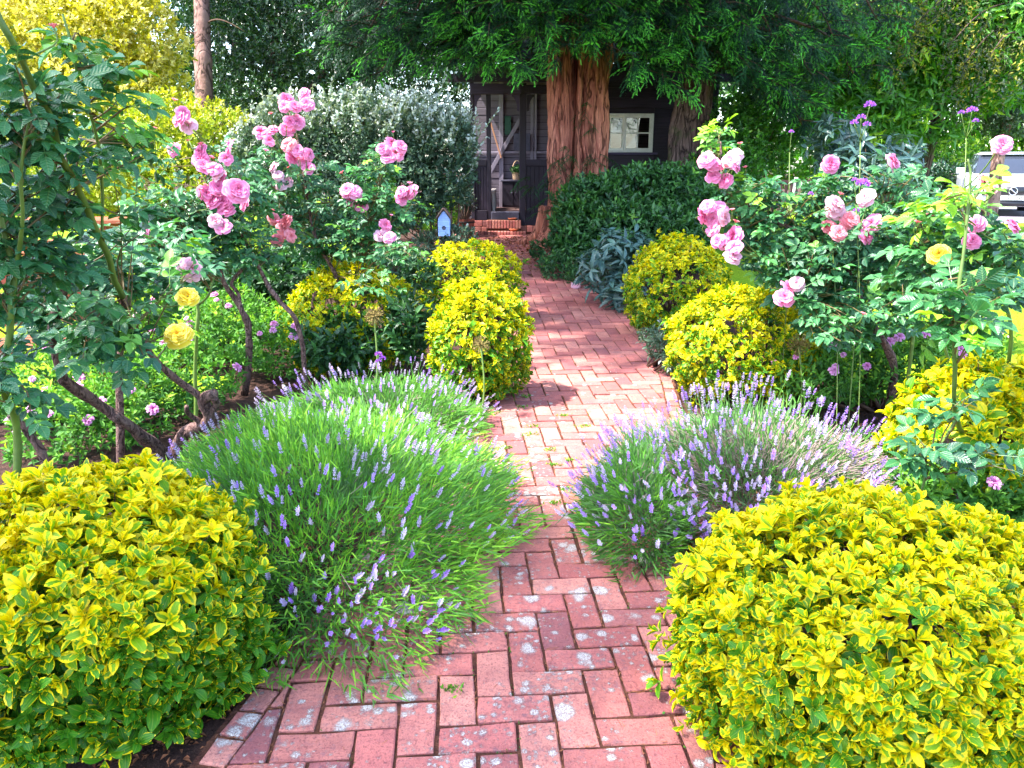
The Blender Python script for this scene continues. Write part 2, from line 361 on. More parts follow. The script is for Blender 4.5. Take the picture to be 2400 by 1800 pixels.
M['pink'] = flower_mat('pink_petal', (0.72, 0.07, 0.22), (0.82, 0.22, 0.43), (0.86, 0.42, 0.61))
M['pale'] = flower_mat('pale_petal', (0.72, 0.24, 0.32), (0.76, 0.40, 0.49), (0.78, 0.55, 0.62))
M['salmon'] = flower_mat('salmon_petal', (0.74, 0.09, 0.11), (0.80, 0.22, 0.25), (0.84, 0.38, 0.43))
M['yellow'] = flower_mat('yellow_petal', (0.85, 0.48, 0.01), (0.90, 0.68, 0.02), (0.92, 0.80, 0.25))
def lav_mat():
    b = MB('lavender_flower'); u, v, r, t = b.lf()
    c = b.mix(t, (0.58, 0.50, 0.57), (0.45, 0.21, 0.78)); c = b.mix(b.mr(v, 0.3, 1.0, 0, 0.5), c, (0.74, 0.62, 0.92))
    k = b.mr(r, 0, 1, 0.75, 1.2, 'LINEAR'); c = b.mix(1.0, c, b.n('CombineColor', Red=k, Green=k, Blue=k).outputs[0], 'MULTIPLY')
    return b.done(c, 0.7, 0.15, None, 0.25, c)
M['lavflower'] = lav_mat()
M['verbena'] = flower_mat('verbena_petal', (0.33, 0.06, 0.55), (0.50, 0.16, 0.75), (0.62, 0.3, 0.85))
M['spireaflower'] = flower_mat('spirea_flower', (0.65, 0.10, 0.42), (0.80, 0.28, 0.60), (0.86, 0.5, 0.72))
M['allium'] = plain('allium_seed', (0.20, 0.15, 0.05), 0.8, 0.15, 30, 0.5, 0.0)

# ================================================================== the setting
def sheet(name, mat, poly_fn, x0, x1, y0, y1, step, dz, kind='structure', bumpy=0.0):
    xs = np.arange(x0, x1 + step, step); ys = np.arange(y0, y1 + step, step)
    X, Y = np.meshgrid(xs, ys); Z = GZ(X, Y) + dz
    if bumpy: Z = Z + bumpy * vn(np.stack([X * 3, Y * 3, X * 0], -1))
    v = np.stack([X, Y, Z], -1).reshape(-1, 3); nx = len(xs); f = []
    for j in range(len(ys) - 1):
        for i in range(nx - 1):
            if poly_fn is None or poly_fn(xs[i] + step / 2, ys[j] + step / 2):
                a = j * nx + i; f.append((a, a + 1, a + nx + 1, a + nx))
    a = Acc(); a.raw(v, f); o = a.obj(name, mat); o['kind'] = kind
    return o
ground = sheet('ground', M['soil'], None, -150, 150, -40, 260, 2.0, -0.05)
# finer soil in the beds
beds = sheet('flower_bed', M['soil'], None, -3.4, 3.4, 0.4, 14.0, 0.12, -0.028, bumpy=0.02)
b = MB('lawn_turf'); p = b.pos(); n1 = b.noise(1.3, p, 4.0); n2 = b.noise(60.0, p, 3.0, 0.7)
c = b.mix(b.mr(n1, .3, .7), (0.20, 0.36, 0.012), (0.36, 0.50, 0.02)); c = b.mix(b.mr(n2, .35, .7), c, (0.10, 0.22, 0.012))
M['lawn'] = b.done(c, 0.9, 0.1, b.bump(n2, 0.8, 0.03))
def lawn_ok(x, y): return (x < -2.35 - 0.10 * math.sin(y * 2.1) and y > 4.6 and x > -30) or (x > 2.55 + 0.28 * max(0, 5 - y) + 0.1 * math.sin(y * 1.7) and y > 3.4 and x < 40)
lawn = sheet('lawn', M['lawn'], lawn_ok, -14, 22, 3.2, 34, 0.35, 0.002)
M['drive'] = plain('driveway_tarmac', (0.26, 0.23, 0.25), 0.9, 0.2, 80, 0.25, 0.3)
sheet('driveway', M['drive'], lambda x, y: True, 9.5, 22, 16.5, 23.5, 0.5, 0.012)

# ---- brick path ---------------------------------------------------
EY = [0.7, 1.9, 3.0, 4.5, 5.6, 7.0, 8.0, 9.0, 10.0, 11.0, 12.0, 13.0, 14.0]
EL = [-1.02, -.80, -.60, -.30, -.10, .02, .03, -.02, -.22, -.62, -1.15, -1.35, -1.40]
ER = [.42, .66, .84, 1.06, 1.20, 1.30, 1.30, 1.18, .92, .56, .36, .36, .40]
_yy = np.linspace(-1, 16, 681); _k = np.hanning(41); _k /= _k.sum()
def _smooth(e): q = np.interp(_yy, EY, e); q = np.convolve(np.pad(q, 20, mode='edge'), _k, 'valid'); return q
_sl, _sr = _smooth(EL), _smooth(ER)
def XL(y): return float(np.interp(y, _yy, _sl))
def XR(y): return float(np.interp(y, _yy, _sr))
pa = Acc(); ys = np.arange(0.7, 13.95, 0.25); v = []; f = []
for i, y in enumerate(ys):
    z = float(GZ(0, y)) - 0.008; v += [(XL(y) - .02, y, z), ((XL(y) + XR(y)) / 2, y, z), (XR(y) + .02, y, z)]
    if i: k = 3 * i; f += [(k - 3, k - 2, k + 1, k), (k - 2, k - 1, k + 2, k + 1)]
pa.raw(v, f); path = pa.obj('brick_path', M['joint']); path['kind'] = 'structure'
def clip(poly, n, d):                                          # keep n.p <= d
    out = []
    for i in range(len(poly)):
        a, b2 = poly[i], poly[(i + 1) % len(poly)]; da, db = n[0] * a[0] + n[1] * a[1] - d, n[0] * b2[0] + n[1] * b2[1] - d
        if da <= 0: out.append(a)
        if da * db < 0: t = da / (da - db); out.append((a[0] + (b2[0] - a[0]) * t, a[1] + (b2[1] - a[1]) * t))
    return out
def brick_geo(acc, poly, dz=0.0, tilt=(0, 0), tint=0.5, worn=True):
    if worn:
        c = np.mean(poly, axis=0); q = []
        for i in range(len(poly)):
            a, b2 = np.array(poly[i]), np.array(poly[(i + 1) % len(poly)]); L = np.linalg.norm(b2 - a); q.append(tuple(a + (c - a) * random.uniform(0, .05)))
            for k in range(1, 1 + int(L / .055)): e = a + (b2 - a) * (k / (1 + int(L / .055))); q.append(tuple(e + (c - e) / max(np.linalg.norm(c - e), .01) * abs(random.gauss(0, .0022))))
        poly = q
    n = len(poly); c = np.mean(poly, axis=0); v = []
    for s, z in ((0.0, -0.03), (0.0, -0.0035), (0.005, 0.0)):
        for q in poly:
            d = np.array(q) - c; L = max(np.linalg.norm(d), 1e-4); e = c + d * (1 - s / L)
            zz = float(GZ(0, e[1])) + z + dz + tilt[0] * d[0] + tilt[1] * d[1]; v.append((e[0], e[1], zz))
    f = [tuple(range(2 * n, 3 * n))]
    for r_ in (0, 1):
        for i in range(n): j = (i + 1) % n; f.append((r_ * n + i, r_ * n + j, (r_ + 1) * n + j, (r_ + 1) * n + i))
    acc.raw(v, f, None, tint, 0.5)
U = 0.1125; ANG = math.radians(4.0); ca, sa = math.cos(ANG), math.sin(ANG); EDGE = 0.085; J = 0.0036
bricks = []
def rough_poly(x0, y0, x1, y1):
    q = [(x0, y0), (x1, y0), (x1, y1), (x0, y1)]
    return [(a + random.uniform(-.003, .003), b2 + random.uniform(-.003, .003)) for a, b2 in q]
for jx in range(-40, 60):
    for jy in range(0, 135):
        k = (jx - jy) % 4
        if k == 0: x0, y0, x1, y1 = jx * U + J, jy * U + J, (jx + 2) * U - J, (jy + 1) * U - J
        elif k == 3: x0, y0, x1, y1 = jx * U + J, jy * U + J, (jx + 1) * U - J, (jy + 2) * U - J
        else: continue
        q = [(a * ca - b2 * sa - 0.35, a * sa + b2 * ca + 0.6) for a, b2 in rough_poly(x0, y0, x1, y1)]
        cx, cyy = np.mean(q, axis=0)
        if not (0.75 < cyy < 13.8): continue
        l, r_ = XL(cyy) + EDGE, XR(cyy) - EDGE
        if cx < l - .2 or cx > r_ + .2: continue
        e = 0.1; nl = np.array([-1.0, (XL(cyy + e) - XL(cyy - e)) / (2 * e)]); nr = np.array([1.0, -(XR(cyy + e) - XR(cyy - e)) / (2 * e)])
        q = clip(q, nl, nl @ np.array([l, cyy]))
        if len(q) >= 3: q = clip(q, nr, nr @ np.array([r_, cyy]))
        if len(q) < 3: continue
        ar = 0.5 * abs(sum(q[i][0] * q[(i + 1) % len(q)][1] - q[(i + 1) % len(q)][0] * q[i][1] for i in range(len(q))))
        if ar < 0.0005: continue
        bricks.append((q, cyy))
for side in (-1, 1):                                           # header course along both edges
    y = 0.75; EF = XL if side < 0 else XR
    while y < 13.7:
        e = 0.1; tx = (EF(y + e) - EF(y - e)) / (2 * e); L = math.hypot(tx, 1); t = np.array([tx / L, 1 / L]); nn = np.array([t[1], -t[0]]) * -side
        o0 = np.array([EF(y), y]); w2 = 0.098
        q = [o0, o0 + t * w2, o0 + t * w2 + nn * (EDGE - .008), o0 + nn * (EDGE - .008)]
        if side > 0: q = q[::-1]
        bricks.append(([tuple(p_ + rng.uniform(-.003, .003, 2)) for p_ in q], y + .05)); y += 0.108 / L
bricks.sort(key=lambda q: q[1])
rest = Acc(); nb = 0
for q, yy in bricks:
    cx = np.mean([a[0] for a in q]); inview = yy > 1.55
    dz = random.gauss(0, 0.0022) - (0.003 if random.random() < .1 else 0); tl = (random.gauss(0, .012), random.gauss(0, .012))
    if inview and nb < 300:
        a = Acc(); brick_geo(a, q, dz, tl, random.random()); a.obj('brick', M['brick'], path, smooth=False); nb += 1
    else: brick_geo(rest, q, dz, tl, random.random(), worn=yy > 1.5 and yy < 6)
JOINTS = [(q[i], q[(i + 1) % len(q)]) for q, yy in bricks if 1.5 < yy < 6.5 for i in range(len(q))]
rest.obj('brick_paving', M['brick'], path, smooth=False, kind='stuff')

# ================================================================== the hut
M['hutdark'] = plain('dark_stained_board', (0.026, 0.017, 0.030), 0.65, 0.35, 6.0, 0.45, 0.3, stretch=(0.4, 1, 6))
M['hutpost'] = plain('dark_post', (0.022, 0.014, 0.027), 0.6, 0.35, 6.0, 0.4, 0.25, stretch=(6, 6, 0.4))
M['hutbeam'] = plain('violet_grey_beam', (0.07, 0.05, 0.10), 0.7, 0.3, 6.0, 0.35, 0.2, stretch=(0.5, 3, 6))
M['hutpale'] = plain('pale_board', (0.17, 0.14, 0.18), 0.75, 0.25, 8.0, 0.25, 0.2, stretch=(0.3, 1, 5))
M['hutstud'] = plain('pale_stud', (0.27, 0.23, 0.29), 0.7, 0.25, 8.0, 0.2, 0.15)
M['white'] = plain('white_gloss', (0.74, 0.72, 0.66), 0.45, 0.45, 12.0, 0.18, 0.1)
M['floorb'] = plain('porch_floor', (0.22, 0.13, 0.12), 0.7, 0.3, 8.0, 0.3, 0.2, stretch=(5, .5, 1))
M['slate'] = plain('blue_grey_step', (0.07, 0.065, 0.10), 0.6, 0.35, 20.0, 0.4, 0.3)
M['roofs'] = plain('shingle', (0.05, 0.035, 0.035), 0.85, 0.2, 14.0, 0.5, 0.4)
b = MB('window_glass'); gl = b.n('BsdfGlossy', Color=(1, 1, 1), Roughness=0.01); tr = b.n('BsdfTransparent', Color=(0.5, 0.52, 0.5))
fr = b.n('Fresnel', IOR=1.5); nb_ = b.bump(b.noise(2.0, b.pos(), 1.0), 0.02, 0.02); b.set(gl, 'Normal', nb_)
b.nt.links.new(b.n('MixShader', i0=b.math('ADD', b.math('MULTIPLY', fr.outputs[0], 1.4), 0.05), i1=tr, i2=gl).outputs[0], b.out.inputs[0]); M['glass'] = b.m
YH = 14.2; YB = YH + 1.7
def hx(px, py=350, Y=YH): return PY(px, py, Y)[0]
def hz(py, Y=YH): return PY(1200, py, Y)[2]
g0 = float(GZ(0, YH)); FLOOR = hz(497)
hut = thing('garden_hut', (hx(1240), YH, g0), 'dark timber garden hut with open porch and white window behind the yew', 'hut')
xl, xr, xr2 = hx(1104), hx(1233), hx(1668)
ztop = hz(197)
# back wall of the porch: framing, with boards
bw = bobj('back_wall', M['hutdark'], hut, (xl - .1, YB + .06, g0), (xr2, YB + .12, ztop + .35))
z = g0; k = 0
while z < ztop + 0.3:
    bobj('board', M['hutpale'], bw, (xl - .08, YB + .02 + random.uniform(0, .008), z + .004), (xr2 - .1, YB + .055, z + .128)); z += 0.132
def pb(px, py, Y=YB): p_ = PY(px, py, Y); return p_
for x0, x1 in ((1170, 1180), (1243, 1250), (1252, 1257)):
    bobj('stud', M['hutstud'], bw, (pb(x0, 400)[0], YB - .045, FLOOR), (pb(x1, 400)[0], YB + .016, ztop + .3))
bobj('rail', M['hutstud'], bw, (pb(1085, 357)[0], YB - .035, pb(1200, 360)[2]), (pb(1290, 357)[0], YB + .014, pb(1200, 354)[2]))
def strut(name, mat, par, a, c, wd, dp):
    a = np.array(a); c = np.array(c); d = c - a; L = np.linalg.norm(d); an = math.atan2(d[0], d[2]); m = (a + c) / 2
    return bobj(name, mat, par, m - np.array([wd / 2, dp / 2, L / 2]), m + np.array([wd / 2, dp / 2, L / 2]), roty(an), m)
q0, q1 = pb(1219, 280), pb(1146, 408); q0[1] = q1[1] = YB - .06
strut('brace', M['hutstud'], bw, q1, q0, .075, .03)
bobj('green_plaque', plain('green_paint', (0.02, 0.075, 0.055), .5, .4, 20, .2, .05), hut, (pb(1183, 300)[0], YB - .03, pb(1190, 316)[2]), (pb(1198, 300)[0], YB + .015, pb(1190, 272)[2]))
bobj('notice_board', M['slate'], hut, (pb(1204, 300)[0], YB - .09, pb(1190, 354)[2]), (pb(1243, 300)[0], YB - .065, pb(1190, 313)[2]))
# side walls, partition, floor, ceiling
bobj('side_wall', M['hutdark'], hut, (xl - .16, YH + .09, g0 + .2), (xl - .10, YB + .1, hz(376)))
bobj('partition', M['hutpale'], hut, (hx(1300), YH + .12, FLOOR), (hx(1300) + .06, YB + .01, ztop + .35))
bobj('side_wall', M['hutdark'], hut, (xr2, YH + .02, g0), (xr2 + .06, YB + .1, ztop + .35))
fl = bobj('porch_floor', M['floorb'], hut, (xl - .09, YH + .09, FLOOR - .06), (xr2 - .02, YB + .02, FLOOR - .03))
for i in range(11): x = xl - .08 + i * .145; bobj('floor_board', M['floorb'], fl, (x, YH + .085, FLOOR - .029), (x + .138, YB + .015, FLOOR))
bobj('ceiling', M['hutdark'], hut, (xl - .1, YH + .09, ztop + .3), (xr2, YB + .05, ztop + .34))
# porch frame
def post(x0, x1, y0, y1, mat='hutpost', d=.1, dy=0): return bobj('post', M[mat], hut, (hx(x0), YH + dy, hz(y1)), (hx(x1), YH + dy + d, hz(y0)), bev=.008)
post(1103, 1112, 180, 534); post(1140, 1150.5, 205, 522, dy=.02); post(1217.5, 1233, 195, 530, d=.12)
bobj('lintel', M['hutbeam'], hut, (hx(1104), YH - .02, hz(221)), (hx(1221), YH + .085, hz(196)), bev=.01)
bobj('lintel', M['hutpost'], hut, (hx(1221), YH - .015, hz(219)), (hx(1290), YH + .085, hz(199)), bev=.01)
def bracket(x0, dirx, mat):
    pts = [(0, 0), (0.13, 0), (0.13, -.03), (0.10, -.05), (0.06, -.11), (0.04, -.2), (0.045, -.26), (0.0, -.28)]
    v = []; n = len(pts)
    for y in (YH + .01, YH + .055):
        for a, c2 in pts: v.append((x0 + dirx * a, y, hz(221) + c2 - .002))
    f = [tuple(range(n)), tuple(range(2 * n - 1, n - 1, -1))] + [(i, (i + 1) % n, n + (i + 1) % n, n + i) for i in range(n)]
    a = Acc(); a.raw(v, f); a.obj('bracket', M[mat], hut, smooth=False)
bracket(hx(1112), 1, 'hutbeam'); bracket(hx(1217), -1, 'hutbeam'); bracket(hx(1234), 1, 'hutpost')
# low boarded panels either side of the opening
def lowpanel(x0, x1, y0, y1, n):
    a, c2 = hx(x0), hx(x1); o = bobj('low_panel', M['hutpost'], hut, (a, YH + .045, hz(y1)), (c2, YH + .07, hz(y0)))
    for i in range(n):
        s = (c2 - a) / n; bobj('panel_board', M['hutpost'], o, (a + i * s + .004, YH + .026, hz(y1) + .18), (a + (i + 1) * s - .004, YH + .044, hz(y0) - .1))
    bobj('panel_rail', M['hutpost'], o, (a, YH + .012, hz(y1)), (c2, YH + .044, hz(y1) + .17)); bobj('panel_rail', M['hutpost'], o, (a, YH + .012, hz(y0) - .09), (c2, YH + .044, hz(y0) + .015))
lowpanel(1112, 1140, 376, 516, 4); lowpanel(1233.5, 1296, 376, 528, 6)
# dark front wall right of the yew: wavy edged boards, one by one
wx0, wx1 = hx(1296), xr2
fw = bobj('front_wall', M['hutdark'], hut, (wx0, YH + .06, g0), (hx(1388), YH + .1, ztop + .3))
wl, wr, wt, wb = hx(1392), hx(1529), hz(266), hz(357)
bobj('front_wall', M['hutdark'], hut, (wr + .01, YH + .06, g0), (wx1, YH + .1, ztop + .3))
bobj('front_wall', M['hutdark'], hut, (hx(1388) + .002, YH + .061, wt + .01), (wr + .008, YH + .099, ztop + .3)); bobj('front_wall', M['hutdark'], hut, (hx(1388) + .002, YH + .061, g0), (wr + .008, YH + .099, wb - .01))
def waney(x0, x1, z0, z1, sd_):
    n = 22; v = []; f = []
    for i in range(n + 1):
        x = x0 + (x1 - x0) * i / n; wob = .022 * float(vn(np.array([x * 2.2, sd_ * 3.7, .5]))) + .010 * float(vn(np.array([x * 6, sd_ * 1.7, 3.5])))
        v += [(x, YH + .012, z0 + wob), (x, YH + .036, z1 + .03), (x, YH + .056, z1 + .03), (x, YH + .045, z0 + wob)]
        if i:
            k = 4 * i
            for j in range(4): f.append((k - 4 + j, k - 4 + (j + 1) % 4, k + (j + 1) % 4, k + j))
    f += [(0, 3, 2, 1), (4 * n, 4 * n + 1, 4 * n + 2, 4 * n + 3)]
    a = Acc(); a.raw(v, f, None, random.random()); return a.obj('board', M['hutdark'], fw, smooth=False)
z = g0 - .02; i = 0
while z < ztop + .2:
    z1 = z + .165
    if z1 < wb - .03 or z > wt + .02: waney(wx0, wx1, z, z1, i)
    else: waney(wx0, wl - .015, z, z1, i); waney(wr + .015, wx1, z, z1, i + .5)
    z += .165; i += 1
# white casement window: frame, two sashes of four panes
def frame_obj(name, mat, par, x0, x1, z0, z1, th, y0, y1):
    a = Acc()
    box(a, (x0, y0, z0), (x0 + th, y1, z1)); box(a, (x1 - th, y0, z0), (x1, y1, z1)); box(a, (x0 + th, y0, z1 - th), (x1 - th, y1, z1)); box(a, (x0 + th, y0, z0), (x1 - th, y1, z0 + th))
    return a.obj(name, mat, par, smooth=False)
win = frame_obj('window', M['white'], hut, wl, wr, wb, wt, .035, YH - .012, YH + .075)
xm = (wl + wr) / 2
for a0, a1, yo in ((wl + .036, xm + .005, 0.012), (xm + .008, wr - .036, -.006)):
    s = frame_obj('sash', M['white'], win, a0, a1, wb + .036, wt - .036, .035, YH + .0 + yo, YH + .04 + yo)
    cxm, czm = (a0 + a1) / 2, (wb + wt) / 2
    ga = Acc(); box(ga, (cxm - .011, YH + .006 + yo, wb + .071), (cxm + .011, YH + .032 + yo, wt - .071)); ga.obj('glazing_bar', M['white'], win, smooth=False)
    ga = Acc(); box(ga, (a0 + .035, YH + .008 + yo, czm - .011), (a1 - .035, YH + .030 + yo, czm + .011)); ga.obj('glazing_bar', M['white'], win, smooth=False)
    for u0, u1 in ((a0 + .034, cxm - .010), (cxm + .010, a1 - .034)):
        for v0, v1 in ((wb + .07, czm - .010), (czm + .010, wt - .07)):
            ga = Acc(); yy = YH + .018 + yo + random.uniform(0, .004); ga.raw([(u0, yy, v0), (u1, yy + random.uniform(-.003, .003), v0), (u1, yy, v1), (u0, yy, v1)], [(0, 1, 2, 3)]); ga.obj('pane', M['glass'], win, smooth=False)
bobj('sill', M['hutbeam'], win, (wl - .04, YH - .06, wb - .045), (wr + .09, YH + .011, wb - .004))
bobj('window_board', M['hutdark'], win, (wl - .02, YH - .02, wb - .25), (wr + .02, YH + .008, wb - .05))
# eaves board and roof
bobj('eaves_board', M['hutpost'], hut, (xl - .35, YH - .36, ztop + .0), (xr2 + .3, YH - .33, ztop + .13))
rf = bobj('roof', M['roofs'], hut, (xl - .35, YH - .35, ztop + .30), (xr2 + .3, YB + .9, ztop + .34), rotx(math.radians(24)), (0, YH - .35, ztop + .1))
for i in range(9):
    for j in range(22):
        x = xl - .34 + j * (xr2 - xl + .6) / 22; y = YH - .36 + i * .24
        bobj('shingle', M['roofs'], rf, (x + .004, y, ztop + .341 + random.uniform(0, .01)), (x + (xr2 - xl + .6) / 22 - .006, y + .3, ztop + .355 + random.uniform(0, .01)), rotx(math.radians(24)), (0, YH - .35, ztop + .1), bev=0)
# brick plinth and steps
M['redbrick'] = M['brick']
pl = bobj('plinth', M['joint'], hut, (xl - .02, YH - .0, g0 - .05), (hx(1152), YH + .08, hz(516.5)), bev=0)
def brow(par, x0, x1, y0, y1, z0, z1, n, mat='brick'):
    s = (x1 - x0) / n
    for i in range(n): bobj('brick', M[mat], par, (x0 + i * s + .005, y0, z0 + .005), (x0 + (i + 1) * s - .005, y1, z1 - .005), bev=.006)
for r_ in range(2):
    h0 = g0 + r_ * (hz(516.5) - g0) / 2; brow(pl, xl - .03 + r_ * .05, hx(1152), YH - .012, YH + .05, h0, h0 + (hz(516.5) - g0) / 2, 2)
pl2 = bobj('plinth', M['joint'], hut, (hx(1220), YH, g0 - .05), (hx(1296), YH + .08, hz(528.5)), bev=0)
brow(pl2, hx(1220), hx(1296), YH - .012, YH + .05, g0, hz(528.5), 5)
st0 = bobj('threshold_step', M['slate'], hut, (hx(1150), YH - .05, hz(516)), (hx(1217), YH + .12, hz(496)), bev=.01)
st1 = bobj('brick_step', M['joint'], hut, (hx(1140), YH - .33, g0), (hx(1221), YH - .06, hz(514)), bev=.01)
brow(st1, hx(1140) - .005, hx(1221) + .005, YH - .345, YH - .2, hz(533), hz(514) + .004, 12)
st2 = bobj('brick_step', M['joint'], hut, (hx(1114), YH - .58, g0 - .05), (hx(1232), YH - .35, g0 + .055), bev=.01)
brow(st2, hx(1114) - .005, hx(1232) + .005, YH - .6, YH - .4, g0 - .02, g0 + .062, 16)
# things in the porch
cab = thing('cabinet', (hx(1200), YH + 1.3, FLOOR), 'dark cabinet standing inside the hut porch', 'cabinet')
cx0, cx1 = PY(1177, 450, YH + 1.2)[0], PY(1232, 450, YH + 1.2)[0]; cz1 = PY(1200, 422, YH + 1.2)[2]
bobj('carcass', M['hutpost'], cab, (cx0, YH + 1.2, FLOOR + .03), (cx1, YH + 1.6, cz1 - .03)); bobj('top', M['slate'], cab, (cx0 - .03, YH + 1.17, cz1 - .028), (cx1 + .03, YH + 1.62, cz1))
for i in range(2):
    s = (cx1 - cx0) / 2; d_ = bobj('door', M['hutpost'], cab, (cx0 + i * s + .01, YH + 1.18, FLOOR + .06), (cx0 + (i + 1) * s - .01, YH + 1.198, cz1 - .05)); bobj('knob', M['slate'], d_, (cx0 + s + (i - .5) * .08 - .012, YH + 1.155, cz1 - .25), (cx0 + s + (i - .5) * .08 + .012, YH + 1.179, cz1 - .226))
bpos = np.array([PY(1212, 420, YH + 1.35)[0], YH + 1.36, cz1]); M['wicker'] = plain('wicker', (0.50, 0.33, 0.20), .8, .2, 60, .6, .5)
bk = thing('basket', bpos, 'wicker basket with hoop handle and greenery on the dark cabinet', 'basket')
a = Acc(); lathe(a, [(.075, 0), (.085, .02), (.092, .07), (.10, .13), (.104, .135), (.095, .128), (.07, .02), (.0, .02)], bpos, 14); a.obj('bowl', M['wicker'], bk)
a = Acc(); tube(a, [bpos + np.array([.098 * math.cos(t), 0, .12 + .24 * math.sin(t)]) for t in np.linspace(0, math.pi, 14)], .009, 6); a.obj('handle', M['wicker'], bk)
bench_x = hx(1150); M['paleb'] = plain('grey_timber', (0.44, 0.40, 0.40), .75, .25, 10, .25, .2)
bn = thing('porch_bench', (bench_x, YH + .7, FLOOR), 'grey slatted bench end just inside the hut porch', 'bench')
sz = PY(1160, 446, YH + .35)[2]
for i in range(4): bobj('seat_slat', M['paleb'], bn, (xl + .02 + i * .1, YH + .2, sz - .03), (xl + .11 + i * .1, YH + 1.55, sz))
for y in (YH + .3, YH + 1.4):
    for x in (xl + .05, xl + .36): bobj('leg', M['paleb'], bn, (x, y, FLOOR), (x + .05, y + .05, sz - .031))
stick = strut('walking_stick', plain('pine_stick', (0.50, 0.24, 0.15), .6, .3, 20, .2, .05), None, (hx(1172), YH + 1.55, FLOOR + .95), (hx(1143), YH + 1.6, FLOOR + 1.65), .03, .03)
tag(stick, 'slim reddish stick slanting against the porch back wall', 'stick')
M['terra'] = plain('terracotta', (0.55, 0.16, 0.08), .75, .25, 30, .3, .2)
for px, z0, y0, lb in ((1201, hz(514), YH - .2, 'terracotta saucer on the upper brick step of the hut'), (1204, g0 + .062, YH - .48, 'terracotta saucer on the lowest brick step of the hut')):
    c0 = np.array([hx(px), y0, z0]); a = Acc(); lathe(a, [(.0, .0), (.06, .0), (.08, .035), (.086, .035), (.082, .028), (.058, .01), (0, .01)], c0, 16)
    tag(a.obj('saucer', M['terra']), lb, 'saucer')
# half barrel planter left of the hut
bc = GP(1090, 13.0); br = thing('barrel_planter', bc, 'red brown stave planter beside the hut steps', 'planter')
M['stave'] = plain('red_stave', (0.27, 0.075, 0.05), .65, .3, 10, .4, .3, stretch=(6, 6, .6)); M['hoop'] = plain('iron_hoop', (0.05, 0.04, 0.04), .6, .4, 20, .2, .1, metal=.6)
for i in range(14):
    a0 = 2 * math.pi * i / 14; d_ = 2 * math.pi / 14 * .47; v = []; 
    for r_, z in ((.13, 0.0), (.155, .14), (.165, .30), (.145, .30), (.11, .0)):
        for da in (-d_, d_): v.append(bc + np.array([r_ * math.cos(a0 + da), r_ * math.sin(a0 + da), z]))
    a = Acc(); a.raw(v, [(0, 1, 3, 2), (2, 3, 5, 4), (4, 5, 7, 6), (6, 7, 9, 8), (8, 9, 1, 0), (0, 2, 4, 6, 8), (1, 9, 7, 5, 3)], None, random.random()); a.obj('stave', M['stave'], br, smooth=False)
for z, r_ in ((.05, .142), (.24, .164)): a = Acc(); lathe(a, [(r_, z), (r_ + .004, z), (r_ + .006, z + .025), (r_ + .002, z + .025)], bc, 28); a.obj('hoop', M['hoop'], br)
a = Acc(); lathe(a, [(.15, .26), (0.0, .275)], bc, 14); a.obj('compost', M['soil'], br)
# blue bird house
bh = P(1042, 552, 9.2); bz = bh[2]; gh = float(GZ(bh[0], bh[1])); M['blue'] = plain('pale_blue_paint', (0.30, 0.42, 0.78), .6, .35, 14, .15, .15); M['roofb'] = plain('brown_shingle', (0.14, 0.085, 0.07), .8, .2, 20, .4, .3)
hb = thing('bird_house', (bh[0], bh[1], gh), 'pale blue bird house with brown gable roof beside the path', 'bird house')
W2, H2, G2 = .068, .20, .30
a = Acc(); x, y = bh[0], bh[1]; v = []
for yy in (y - .06, y + .07): v += [(x - W2, yy, bz), (x + W2, yy, bz), (x + W2, yy, bz + H2), (x, yy, bz + G2 - .01), (x - W2, yy, bz + H2)]
a.raw(v, [(0, 1, 2, 3, 4), (9, 8, 7, 6, 5), (0, 5, 6, 1), (1, 6, 7, 2), (2, 7, 8, 3), (3, 8, 9, 4), (4, 9, 5, 0)]); hbx = a.obj('box', M['blue'], hb, smooth=False)
for i in range(11):
    z0 = bz + i * .026; z1 = z0 + .024
    wf = lambda z: W2 if z < bz + H2 else max(.004, W2 * (1 - (z - bz - H2) / (G2 - H2)))
    a = Acc(); a.raw([(x - wf(z0), y - .072, z0), (x + wf(z0), y - .072, z0), (x + wf(z1), y - .064, z1), (x - wf(z1), y - .064, z1), (x - wf(z0), y - .0605, z0), (x + wf(z0), y - .0605, z0)], [(0, 1, 2, 3), (0, 4, 5, 1)], None, random.random()); a.obj('plank', M['blue'], hbx, smooth=False)
a = Acc(); lathe(a, [(.0, .0), (.02, 0), (.024, .006), (.02, .012), (.016, .004), (0, .002)], np.zeros(3), 18); o = a.obj('entrance_hole', plain('hole_ring', (0.10, 0.10, 0.16), .7, .2), hbx); o.matrix_basis = Matrix.Translation((x, y - .071, bz + .095)) @ Matrix.Rotation(math.pi / 2, 4, 'X')
for s in (-1, 1):
    an = math.atan2(G2 - H2 + .03, W2 + .03) * s; L = .145; m_ = np.array([x + s * (W2 / 2 + .014), y - .0, bz + (G2 + H2) / 2 + .012])
    bobj('roof_slope', M['roofb'], hb, m_ - np.array([L / 2, .105, .008]), m_ + np.array([L / 2, .105, .008]), roty(an), m_)
a = Acc(); box(a, (x - .02, y - .02, gh - .05), (x + .02, y + .02, bz)); a.obj('post', M['twig'], hb)

